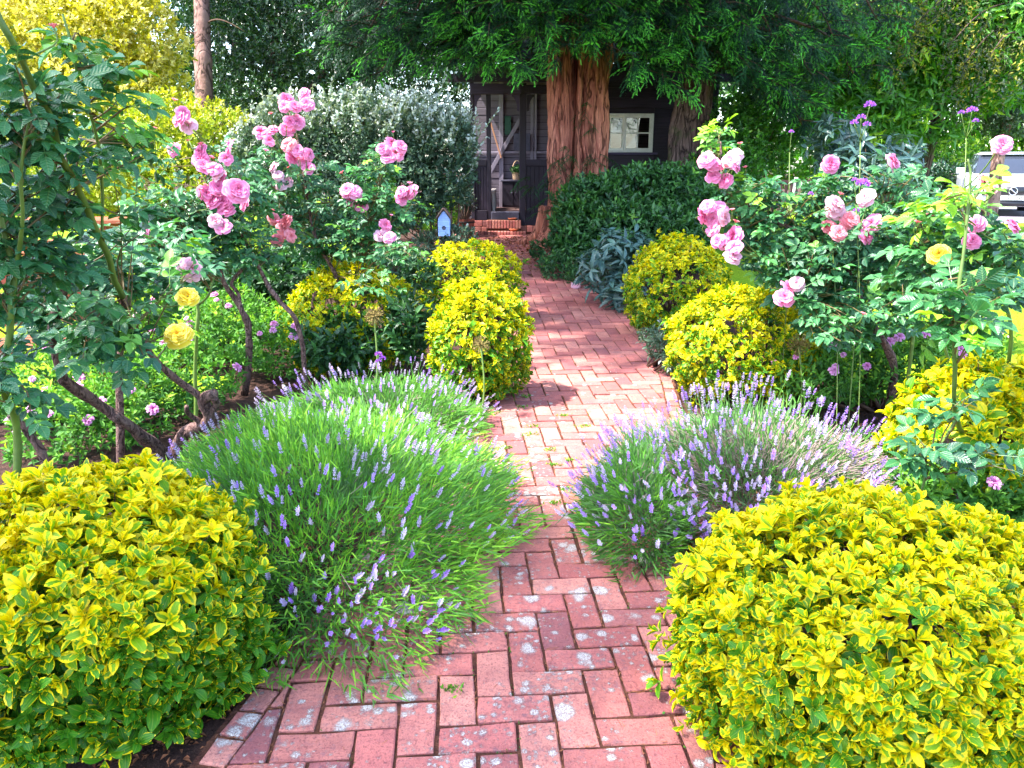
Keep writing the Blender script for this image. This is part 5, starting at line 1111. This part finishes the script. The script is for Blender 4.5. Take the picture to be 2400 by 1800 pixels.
# pink barked slim trunk upper left with the holly behind
hb_ = GP(478, 14.5); a = Acc(); 
ht = thing('slim_tree', tuple(hb_), 'slim pinkish bare trunk rising behind the golden shrub at upper left', 'tree')
q = spline([hb_, P(478, 215, 14.5), P(476, 150, 14.5), P(474, 60, 14.5), P(472, -40, 14.5), P(468, -260, 14.5)], 30); tube(a, q, np.linspace(.17, .125, 30) * (1 + .10 * np.exp(-((np.linspace(0, 1, 30) - .42) / .03) ** 2)), 16, rough=.06); a.obj('trunk', M['bark_pink'], ht)
ca_ = Acc()
for sgn, yy in ((1, 60), (-1, 90)): tube(ca_, spline([P(474, yy, 14.5), P(474 + sgn * 30, yy - 14, 14.4), P(474 + sgn * 60, yy - 8, 14.3), P(474 + sgn * 100, yy + 14, 14.2)], 9), np.linspace(.022, .005, 9), 5)
ca_.obj('branches', M['twig'], ht)
p, R, s, tn, ou = leaf_cloud([lob(470, -280, 14.5, 200, 160, 1.4)], 4000, .12, tonemu=.3); a = Acc(); a.add(LO[0], p, R, s, rng.random(len(p)), tn); a.obj('crown', M['holly'], ht, kind='stuff')

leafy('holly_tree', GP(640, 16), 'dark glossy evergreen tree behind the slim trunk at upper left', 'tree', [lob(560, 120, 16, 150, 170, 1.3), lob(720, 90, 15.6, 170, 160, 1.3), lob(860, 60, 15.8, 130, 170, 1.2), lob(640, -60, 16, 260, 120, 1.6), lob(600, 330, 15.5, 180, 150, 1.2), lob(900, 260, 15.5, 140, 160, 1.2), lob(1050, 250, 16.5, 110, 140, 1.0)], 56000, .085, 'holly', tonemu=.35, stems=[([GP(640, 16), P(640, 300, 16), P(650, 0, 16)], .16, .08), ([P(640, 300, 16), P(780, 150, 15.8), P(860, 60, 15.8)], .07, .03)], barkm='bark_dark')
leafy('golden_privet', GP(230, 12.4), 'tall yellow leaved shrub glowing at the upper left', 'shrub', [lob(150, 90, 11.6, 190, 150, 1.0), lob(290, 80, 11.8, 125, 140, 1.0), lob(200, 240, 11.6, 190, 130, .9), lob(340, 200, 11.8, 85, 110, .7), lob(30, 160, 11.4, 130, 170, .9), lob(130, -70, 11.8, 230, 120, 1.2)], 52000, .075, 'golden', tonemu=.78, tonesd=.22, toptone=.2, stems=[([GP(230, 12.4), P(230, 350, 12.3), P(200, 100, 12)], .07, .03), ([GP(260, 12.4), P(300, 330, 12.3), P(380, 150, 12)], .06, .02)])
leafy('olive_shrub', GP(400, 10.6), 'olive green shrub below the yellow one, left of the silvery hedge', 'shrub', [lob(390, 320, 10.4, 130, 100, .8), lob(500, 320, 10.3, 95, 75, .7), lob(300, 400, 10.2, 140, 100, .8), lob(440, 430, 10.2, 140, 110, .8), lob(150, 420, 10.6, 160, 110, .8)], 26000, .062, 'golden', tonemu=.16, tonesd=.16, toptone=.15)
# silvery clipped hedge shrub with upright white shoots
sb_ = GP(850, 9.9); LB = [lob(700, 350, 9.6, 130, 110, .7), lob(840, 345, 9.5, 150, 115, .75), lob(980, 350, 9.5, 125, 105, .65), lob(640, 400, 9.6, 110, 110, .6), lob(900, 440, 9.4, 150, 110, .7), lob(1040, 380, 9.4, 80, 110, .5), lob(760, 460, 9.6, 160, 110, .7)]
sv = leafy('silver_shrub', sb_, 'clipped dark shrub with silvery white young shoots in front of the hut', 'shrub', LB, 46000, .055, 'silver', tonemu=.25, tonesd=.18, toptone=.30, stems=[([GP(1010 + i * 14, 9.5), P(1010 + i * 16, 520, 9.5), P(990 + i * 22, 430, 9.5)], .016, .008, 6, 5) for i in range(5)])
LP, LD, LT = [], [], []; st_ = Acc()
for i in range(420):
    c, r = LB[int(rng.choice([0, 1, 1, 2, 2, 5, 3]))]; d = rdirs(1, .2)[0]; 
    if d[1] > .6: d[1] *= -1
    o = c + d * np.array(r) * 1.0; up = nrm(np.array([rng.normal(.25, .35), rng.normal(-.1, .3), 1.0])); L = rng.uniform(.08, .22) * (1.4 if rng.random() < .15 else 1); q = np.array([o + up * L * t_ + np.array([.06, 0, -.02]) * L * t_ * t_ for t_ in np.linspace(0, 1, 4)]); tube(st_, q, .0035, 3, cap=False)
    for j in range(12): t_ = (j + 1) / 12; LP.append(o + up * L * t_); LD.append(nrm(up * .6 + rng.normal(0, .7, 3))); LT.append(.75 + .25 * t_)
for (x0, y0, x1, y1) in ((1050, 390, 1170, 252), (1040, 360, 1120, 300), (1030, 420, 1140, 318), (1000, 300, 1046, 165), (1060, 440, 1130, 350)):
    q = np.array([P(x0 + (x1 - x0) * t_, y0 + (y1 - y0) * t_ + 12 * math.sin(t_ * 3), 9.2) for t_ in np.linspace(0, 1, 8)]); tube(st_, q, np.linspace(.007, .003, 8), 4)
    for j in range(34): t_ = j / 33; k_ = min(int(t_ * 7), 6); LP.append(q[k_] + (q[k_ + 1] - q[k_]) * (t_ * 7 - k_)); LD.append(nrm(q[-1] - q[0]) * .6 + rng.normal(0, .6, 3)); LT.append(.95)
st_.obj('shoots', M['stem'], sv, kind='stuff')
LP = np.array(LP); a = Acc(); R = frames(np.array(LD), rng.normal(0, 1, LP.shape) + np.array([0, -.5, 1])); a.add(LO[2], LP, R, rng.uniform(.04, .065, len(LP)), rng.random(len(LP)), np.clip(LT, 0, 1)); a.obj('young_leaves', M['silver'], sv, kind='stuff')

# right of the yew
leafy('evergreen_shrub', GP(1470, 10.4), 'dark green broad shrub growing under the hut window beside the yew', 'shrub', [lob(1400, 490, 10.2, 95, 80, .6), lob(1500, 460, 10.3, 110, 75, .7), lob(1590, 470, 10.2, 90, 80, .6), lob(1470, 560, 9.9, 150, 90, .7), lob(1360, 560, 10.0, 70, 90, .5), lob(1560, 560, 9.9, 110, 90, .6), lob(1400, 640, 9.6, 80, 60, .45)], 26000, .085, 'shrub', LM, 240, tonemu=.28, tonesd=.2, toptone=.15)
leafy('ground_ivy', GP(1370, 9.4), 'low dark groundcover along the right path edge in front of the dark shrub', 'groundcover', [lob(1330, 625, 9.6, 70, 35, .4), lob(1390, 660, 9.2, 70, 40, .4), lob(1300, 590, 10.4, 60, 30, .4)], 5200, .05, 'shrub', tonemu=.25, toptone=.1)
leafy('hellebore', GP(1450, 8.5), 'blue grey long leaved plant beside the far right golden ball', 'plant', [lob(1450, 590, 8.4, 60, 55, .32), lob(1410, 640, 8.2, 65, 55, .34), lob(1470, 690, 8.0, 60, 50, .3), lob(1480, 620, 8.4, 45, 60, .3)], 900, .15, 'blueleaf', LLONG, 220, tonemu=.5, k=7, whorl=True, updir=.7)
leafy('periwinkle', GP(1535, 6.2), 'small white edged creeping plant at the right path edge between golden balls', 'plant', [lob(1545, 800, 6.1, 45, 40, .2), lob(1580, 830, 5.9, 40, 40, .2)], 900, .045, 'silver', LM, 60, tonemu=.45, tonesd=.3)
leafy('under_shrub', GP(1750, 12.6), 'bright green shrub below the yew sprays left of the lawn bench', 'shrub', [lob(1700, 330, 12.2, 90, 90, .7), lob(1780, 300, 12.6, 90, 100, .7), lob(1690, 420, 12.0, 90, 90, .6), lob(1830, 240, 13, 100, 90, .7)], 15000, .075, 'laurel', tonemu=.3, tonesd=.25)
rh = leafy('rhododendron', GP(2010, 9.4), 'blue green rhododendron with whorled long leaves behind the right rose', 'shrub', [lob(1990, 400, 9.2, 80, 70, .5), lob(2060, 420, 9.0, 80, 60, .5), lob(1960, 340, 9.4, 60, 60, .4), lob(2090, 370, 9.3, 60, 50, .4), lob(2020, 470, 9.0, 100, 60, .5)], 1900, .16, 'blueleaf', LLONG, 240, tonemu=.45, tonesd=.25, k=7, whorl=True, updir=.6, droop=.25)
leafy('laurel_tree', GP(2130, 13.4), 'large laurel with bright hanging leaves filling the upper right', 'tree', [lob(2080, 130, 12.6, 140, 120, .9), lob(2230, 90, 12.4, 150, 120, .9), lob(2360, 130, 12.2, 130, 120, .9), lob(2020, 270, 12.6, 130, 90, .8), lob(2160, 250, 12.8, 130, 90, .8), lob(2240, -30, 12.4, 220, 100, 1.0), lob(2380, 20, 12, 120, 100, .8), lob(1960, 120, 13.0, 120, 120, .8)], 17000, .16, 'laurel', LLONG, 300, tonemu=.58, tonesd=.28, droop=.5, stems=[([GP(2130, 13.4), P(2130, 380, 13.4), P(2150, 200, 13.2), P(2220, 50, 12.8)], .09, .04), ([P(2130, 380, 13.4), P(2050, 250, 13.2), P(2000, 130, 13)], .05, .03)], barkm='bark_dark')
# hanging catkin strands of the yew's neighbour at the upper right
cs = GP(2060, 12.2); ck = thing('catkin_branch_tree', tuple(cs + np.array([1.2, 1.6, 0])), 'overhanging conifer branches with yellowish hanging strands at upper right', 'tree'); a = Acc(); b_ = Acc()
tube(b_, spline([cs + np.array([1.2, 1.6, 0]), P(2250, 100, 13), P(2330, -80, 12.5)], 12), np.linspace(.12, .06, 12), 8)
cp, cdn, ctn = [], [], []
for (x0, y0, x1, y1, z) in ((2330, -60, 2040, 30, 11.2), (2330, -60, 2100, 100, 11.4), (2380, 0, 2220, 110, 11.2), (2380, 60, 2260, 150, 11.3), (2300, -60, 2150, 20, 11), (2400, 80, 2320, 130, 11)):
    q = spline([P(x0, y0, z + .6), P((x0 + x1) / 2, (y0 + y1) / 2 - 25, z + .2), P(x1, y1, z)], 14); tube(b_, q, np.linspace(.016, .005, 14), 5)
    for j in range(20):
        o = q[int(rng.integers(2, 14))] + rng.normal(0, .1, 3); L = rng.uniform(.3, 1.0)
        for s in range(int(L * 26)): cp.append(o + np.array([.05 * math.sin(s * .7), 0, -s / 26])); cdn.append(nrm(rng.normal(0, .7, 3) + np.array([0, 0, -.6]))); ctn.append((.75 if j % 4 == 0 else .1) + rng.normal(0, .1))
b_.obj('limbs', M['bark_dark'], ck); cp = np.array(cp); a.add(LO[1], cp, frames(np.array(cdn), rng.normal(0, 1, cp.shape)), rng.uniform(.05, .085, len(cp)), rng.random(len(cp)), np.clip(ctn, 0, 1)); a.obj('hanging_strands', leaf_mat('catkin_leaf', (0.03, 0.055, 0.03), (0.32, 0.30, 0.02), None, vein=0.0, rough=.6), ck, kind='stuff')
# small lollipop tree in front of the car
lt_ = GP(2310, 14.0); leafy('small_tree', lt_, 'small tree with leaning bare trunk and clipped crown in front of the white car', 'tree', [lob(2340, 240, 14, 75, 45, .5), lob(2400, 230, 14, 70, 50, .5), lob(2370, 290, 14, 60, 35, .45)], 7000, .07, 'silver', tonemu=.45, tonesd=.2, toptone=.2, stems=[([lt_, P(2325, 480, 14), P(2335, 400, 14), P(2350, 320, 14), P(2365, 270, 14)], .13, .09, 12, 10)], barkm='bark_pink')
hd = [lob(x, 385 - 6 * (i % 2), 27, 80, 60, 1.2) for i, x in enumerate(range(1700, 2560, 90))]
leafy('clipped_hedge', GP(2130, 27), 'bright green hedge behind the white car across the right background', 'hedge', hd, 22000, .13, 'laurel', tonemu=.8, tonesd=.2, group=None)
dkh = [lob(x, 425, 22, 60, 45, .8) for x in (2080, 2150, 2210)]
leafy('dark_shrub', GP(2145, 22), 'dark low shrub between the rhododendron and the white car', 'shrub', dkh, 5000, .13, 'holly', tonemu=.1)
# woodland edge closing the view
BG = [(-420, 160, 24, 260, 230, 'holly', .5, 'dark tree beyond the left edge of the garden'), (60, 200, 20, 280, 260, 'laurel', .25, 'tall green tree behind the yellow shrub at the left'), (560, 20, 19, 330, 280, 'holly', .3, 'tall dark tree behind the slim trunk and glossy evergreen'), (860, -150, 20, 340, 280, 'laurel', .15, 'tall dark tree behind the hut roof on its left'), (1250, -60, 20, 330, 300, 'holly', .3, 'tall dark tree directly behind the hut'), (1620, 30, 20, 300, 320, 'laurel', .15, 'tall tree behind the hut on its right'), (1960, 60, 25, 300, 300, 'laurel', .4, 'far green tree beyond the lawn bench'), (2280, 60, 30, 320, 270, 'laurel', .5, 'far green tree beyond the hedge and car'), (2600, 100, 26, 300, 300, 'laurel', .4, 'far green tree past the right edge behind the car')]
for px, py, z, rx, ry, mk, tn, lbl in BG:
    b0 = GP(px, z); rz = rx * z / FPX * .6; L = [lob(px + rx * .45 * math.cos(a0), py + ry * .5 * math.sin(a0), z + rng.uniform(-.5, .5), rx * .62, ry * .55, rz) for a0 in np.linspace(0, 2 * math.pi, 6, endpoint=False)] + [lob(px, py + ry * .8, z, rx * .7, ry * .4, rz)]
    leafy('woodland_tree', b0, lbl, 'tree', L, 11000, .20 * z / 18, mk, tonemu=tn, group='woodland trees', stems=[([b0, P(px, py, z), P(px + 20, py - ry * .7, z)], .22, .08)], barkm='bark_dark', updir=.3, shell=.7)

# ================================================================== low planting and small details
def spirea(lobes, base, n, label, nfl, seed):
    t = leafy('spirea', base, label, 'shrub', lobes, n, .042, 'spirea', LM, 160, tonemu=.35, tonesd=.25, toptone=.25, foliage='foliage', group='pink spireas')
    fl = petal_rows([(9, .5, 1.5, 0, .30, .0), (8, .42, 1.0, .08, .3, .1), (6, .3, .5, .12, .35, .3)], seed); me = None
    for _ in range(nfl):
        c, r = lobes[int(rng.integers(len(lobes)))]; d = rdirs(1, .15)[0]
        if d[1] > .2: d[1] *= -1
        o = np.array(c) + d * np.array(r) * 1.04; up = nrm(d + np.array([0, -.2, .8]))
        if me is None: a = Acc(); a.add(fl, np.zeros((1, 3)), np.eye(3)[None], 1., .4, 0.); me = a.mesh('flower_cluster', M['spireaflower'])
        put(me, 'flower_cluster', t, None, mat4(o, frames(np.cross(up, [[.3, .2, .9]]), up[None])[0], float(rng.uniform(.035, .065))))
    return t
spirea([lob(300, 960, 4.6, 130, 110, .4), lob(180, 1010, 4.4, 130, 110, .4), lob(430, 880, 5.0, 120, 90, .4), lob(90, 900, 4.8, 120, 90, .4)], GP(280, 4.9), 9000, 'leafy spirea with magenta clusters under the gnarled rose', 20, 3)
spirea([lob(560, 760, 6.0, 110, 80, .4), lob(660, 800, 5.8, 110, 70, .4), lob(430, 760, 6.2, 110, 70, .4), lob(300, 790, 6.2, 110, 60, .4)], GP(540, 6.4), 9000, 'spirea with small pink clusters between the left lavender and pink roses', 26, 4)
spirea([lob(1900, 880, 4.9, 90, 70, .35), lob(2000, 850, 5.0, 110, 80, .35), lob(2120, 830, 5.0, 110, 80, .35), lob(2240, 800, 5.2, 100, 70, .35)], GP(2050, 5.2), 8000, 'spirea with pink clusters under the right hand pink rose', 18, 5)
spirea([lob(2230, 1130, 3.2, 110, 60, .25), lob(2340, 1150, 3.2, 100, 60, .25)], GP(2280, 3.3), 2600, 'low leafy spirea behind the front right golden mound', 3, 6)
leafy('bergenia', GP(760, 6.9), 'low dark leafy plants filling the bed behind the left golden mounds', 'plant', [lob(700, 640, 6.9, 150, 60, .4), lob(600, 660, 7.0, 120, 70, .4), lob(900, 640, 7.0, 110, 60, .4), lob(480, 660, 7.2, 120, 70, .4), lob(960, 760, 5.6, 60, 70, .25), lob(800, 800, 5.6, 110, 60, .3)], 9000, .075, 'shrub', LM, 120, tonemu=.2, foliage='foliage')
leafy('leafy_perennial', GP(2000, 6.6), 'dark leafy perennials filling the bed behind the right pink rose', 'plant', [lob(1950, 640, 6.6, 130, 70, .4), lob(2100, 640, 6.6, 120, 70, .4), lob(1850, 720, 6.2, 90, 70, .35), lob(2230, 640, 6.6, 110, 60, .4), lob(1960, 770, 5.8, 100, 60, .3)], 6500, .075, 'shrub', LM, 120, tonemu=.25, foliage='foliage')
leafy('heather', GP(1050, 9.3), 'grey heather around the foot of the blue bird house', 'plant', [lob(1075, 555, 9.3, 40, 28, .25), lob(1010, 570, 9.3, 45, 28, .25)], 3000, .035, 'silver', tonemu=.5, tonesd=.2, foliage='foliage')
leafy('potted_plant', GP(1090, 13.0) + np.array([0, 0, .27]), 'white flowering plant growing in the red brown stave planter', 'plant', [lob(1088, 470, 13, 26, 30, .2), lob(1078, 440, 13, 20, 26, .2)], 1500, .05, 'silver', tonemu=.6, tonesd=.3, foliage='foliage')
leafy('far_border_plants', GP(1010, 12.4), 'sunlit yellow green plants behind the silvery shrub stems', 'plant', [lob(1000, 500, 12.4, 70, 40, .5), lob(1060, 460, 13.2, 35, 40, .4), lob(930, 490, 12.6, 70, 40, .5)], 4500, .06, 'spirea', tonemu=.75, foliage='foliage')
a = Acc(); p, R, s, tn, ou = leaf_cloud([(bpos + np.array([0, 0, .17]), (.12, .08, .10))], 260, .06, tonemu=.2); a.add(LO[0], p, R, s, rng.random(len(p)), tn); a.obj('greenery', M['shrub'], bk, kind='stuff')

# alliums gone to seed
def allium(px, py, z, dm, label):
    c = P(px, py, z); g = GP(px, z); t = thing('allium_seed_head', tuple(g), label, 'flower'); a = Acc(); tube(a, spline([g, (g + c) / 2 + np.array([.02, 0, 0]), c], 8), .006, 6); a.obj('stem', M['stem'], t)
    a = Acc(); d = rdirs(120); 
    for j in range(len(d)): tube(a, [c, c + d[j] * dm * .5], [.0008, .0012], 3, rng.random(), cap=False)
    bt = T([(-.5, 0, 0), (.5, 0, 0), (0, 0, .9), (0, .7, .3), (0, -.7, .3)], [(0, 1, 2), (0, 3, 2), (1, 4, 2), (3, 4, 2)], np.zeros((5, 2))); a.add(bt, c + d * dm * .48, frames(nrm(np.cross(d, [.3, .5, .7])), d), dm * .075, rng.random(len(d)), .5); a.obj('seed_head', M['allium'], t)
allium(877, 740, 4.9, .125, 'brown allium seed head in front of the half hidden left golden mound'); allium(1127, 808, 4.75, .11, 'brown allium seed head in front of the middle golden mound'); allium(1872, 808, 4.7, .125, 'dark allium seed head on a tall stem beside the right golden ball')
# purple verbena
def verbena(heads, z, gx, label):
    g = GP(gx, z); t = thing('verbena', tuple(g), label, 'flower'); tips = [P(x, y, z) for x, y, d in heads]; fork = np.mean(tips, axis=0) - np.array([0, 0, .12]); a = Acc(); tube(a, spline([g, (g + fork) / 2 + np.array([.02, 0, 0]), fork], 8), .003, 5)
    for q in tips: tube(a, spline([fork, (fork + q) / 2, q], 5), .0022, 4)
    a.obj('stem', M['stem'], t)
    for (x, y, dm), q in zip(heads, tips):
        a = Acc(); d = rdirs(46, 0); a.add(LO[2], q + d * dm * .25, frames(d, rng.normal(0, 1, d.shape)), dm * .28, rng.random(len(d)), rng.random(len(d)) * .5); a.obj('flower_head', M['verbena'], t)
verbena([(2038, 250, .07), (2018, 278, .055), (2002, 290, .05), (2032, 294, .05)], 4.4, 1985, 'tall verbena with four purple heads above the right pink rose')
verbena([(2278, 262, .065), (2253, 266, .04), (2286, 285, .04)], 4.4, 2225, 'tall verbena with three purple heads near the small tree')
verbena([(1855, 310, .035)], 4.8, 1825, 'thin verbena stem with one small purple head near the lawn bench')
verbena([(2022, 435, .085), (2003, 424, .04)], 4.3, 2010, 'short verbena with a broad purple head amid the right rose leaves')
verbena([(2007, 495, .04), (1900, 456, .035)], 4.35, 1960, 'small verbena with two purple heads low in the right rose')
verbena([(887, 832, .05), (896, 842, .05), (887, 848, .04)], 4.8, 880, 'short violet flower cluster in front of the left lavender')
# wooden stake, fallen bloom, weeds, litter
a = Acc(); g = GP(282, 3.9); tube(a, spline([g, P(282, 1000, 3.8), P(278, 860, 3.75), P(285, 800, 3.75)], 9), np.linspace(.020, .017, 9), 10, rough=.15); tag(a.obj('wooden_stake', M['wood_old']), 'upright weathered stake beside the gnarled rose', 'stake')
c = P(1350, 668, 9.0); fb = put(flower_mesh(1, 'pale'), 'fallen_bloom', None, None, mat4(c, frames(np.array([[1., 0, .2]]), np.array([[0, -1., .6]]))[0], .10)); tag(fb, 'single pale pink bloom lying over the groundcover at the far path edge', 'flower')
wv = []
a = Acc()
for px, py in ((1225, 955, ), (1185, 1050), (1300, 1090), (1340, 1080), (1200, 1125), (1305, 1180), (1320, 975), (1240, 1020), (1290, 1055), (1180, 1170), (1335, 1150), (1062, 1618), (1230, 930), (1250, 1000), (1370, 1000), (1150, 1000)):
    d = ray(px, py); s = -CAM[2] / d[2]; o = CAM + d * s; n = 26; dd = rdirs(n, .15); q = o + np.stack([rng.normal(0, .02, n), rng.normal(0, .012, n), np.zeros(n)], -1); a.add(LO[1], q, frames(dd, rng.normal(0, 1, dd.shape)), rng.uniform(.010, .026, n), rng.random(n), .5 + .4 * rng.random(n))
a.obj('joint_weeds', M['spirea'], kind='stuff')
def scatter(name, mat, n, region, size, tone=.5, tm=None, zoff=.004):
    X = rng.uniform(region[0], region[1], n); Y = rng.uniform(region[2], region[3], n); q = np.stack([X, Y, GZ(X, Y) + zoff], -1); d = rng.normal(0, 1, (n, 3)); d[:, 2] *= .2
    a = Acc(); a.add(tm or LO[1], q, frames(d, np.array([0, 0, 1.]) + rng.normal(0, .35, (n, 3))), rng.uniform(.6, 1.3, n) * size, rng.random(n), np.clip(tone + rng.normal(0, .3, n), 0, 1)); return a
a = scatter('x', None, 2600, (-.4, 1.6, 9.8, 13.2), .05, zoff=-.0); a.obj('needle_litter', M['litter'], kind='stuff')
a = scatter('x', None, 2500, (-1.6, -.62, 1.3, 3.2), .022, zoff=-.018); b2 = scatter('x', None, 700, (.7, 3, 2.4, 6), .04, zoff=-.015)
for k in ('V', 'LT', 'A', 'O'): getattr(a, k).extend(getattr(b2, k))
a.LI.extend([x + a.n for x in b2.LI]); a.n += b2.n
a.obj('leaf_litter', M['litter'], kind='stuff')
NDL = T([(-.04, 0, 0), (.04, 0, 0), (0, 1, 0)], [(0, 1, 2)], [(0, 0), (0, 0), (0, 1)])
a = scatter('x', None, 1800, (-.8, 1.2, 1.6, 7), .022, .3, NDL, .003); n = 6500; ji = rng.integers(0, len(JOINTS), n); tt = rng.random((n, 1)); A_ = np.array([JOINTS[i][0] for i in ji]); B_ = np.array([JOINTS[i][1] for i in ji]); xy = A_ + (B_ - A_) * tt + rng.normal(0, .003, (n, 2)); dr = nrm(np.concatenate([B_ - A_, np.zeros((n, 1))], 1) + rng.normal(0, .35, (n, 3)) * np.array([1, 1, .3]) * .1)
clump = vn(np.stack([xy[:, 0] * 6, xy[:, 1] * 6, xy[:, 0] * 0], -1)) > -.2; xy, dr = xy[clump], dr[clump]; n = len(xy)
a.add(NDL, np.stack([xy[:, 0], xy[:, 1], GZ(xy[:, 0], xy[:, 1]) - .002], -1), frames(dr, rng.normal(0, .3, (n, 3)) + np.array([0, 0, 1.])), np.stack([np.full(n, .035), rng.uniform(.012, .035, n), np.full(n, .02)], -1), rng.random(n), rng.random(n))
a.obj('path_debris', M['litter'], kind='stuff')
a = Acc(); n = 2600; ji = rng.integers(0, len(JOINTS), n); A_ = np.array([JOINTS[i][0] for i in ji]); B_ = np.array([JOINTS[i][1] for i in ji]); xy = A_ + (B_ - A_) * rng.random((n, 1)) + rng.normal(0, .003, (n, 2)); m_ = vn(np.stack([xy[:, 0] * 4 + 9, xy[:, 1] * 4, xy[:, 0] * 0], -1)) > .18; xy = xy[m_]; n = len(xy); dd = rdirs(n, .1)
a.add(LO[2], np.stack([xy[:, 0], xy[:, 1], GZ(xy[:, 0], xy[:, 1]) - .006], -1), frames(dd, rng.normal(0, 1, (n, 3))), rng.uniform(.006, .014, n), rng.random(n), rng.random(n) * .7); a.obj('joint_moss', M['spirea'], kind='stuff')
# grass blades on the lawn edges
n = 26000; X = np.concatenate([rng.uniform(-6, -2.3, n // 2), rng.uniform(2.6, 6.5, n // 2)]); Y = np.concatenate([rng.uniform(4.6, 9.5, n // 2), rng.uniform(3.4, 9, n // 2)])
ok = np.array([lawn_ok(x, y) for x, y in zip(X, Y)]); X, Y = X[ok], Y[ok]; n = len(X); d = nrm(rng.normal(0, .45, (n, 3)) + np.array([0, 0, 1.])); a = Acc()
a.add(NDL, np.stack([X, Y, GZ(X, Y)], -1), frames(d, rng.normal(0, 1, d.shape)), np.stack([rng.uniform(.05, .09, n), rng.uniform(.025, .05, n), np.full(n, .05)], -1), rng.random(n), rng.random(n)); a.obj('lawn_grass', M['grass'], kind='stuff')
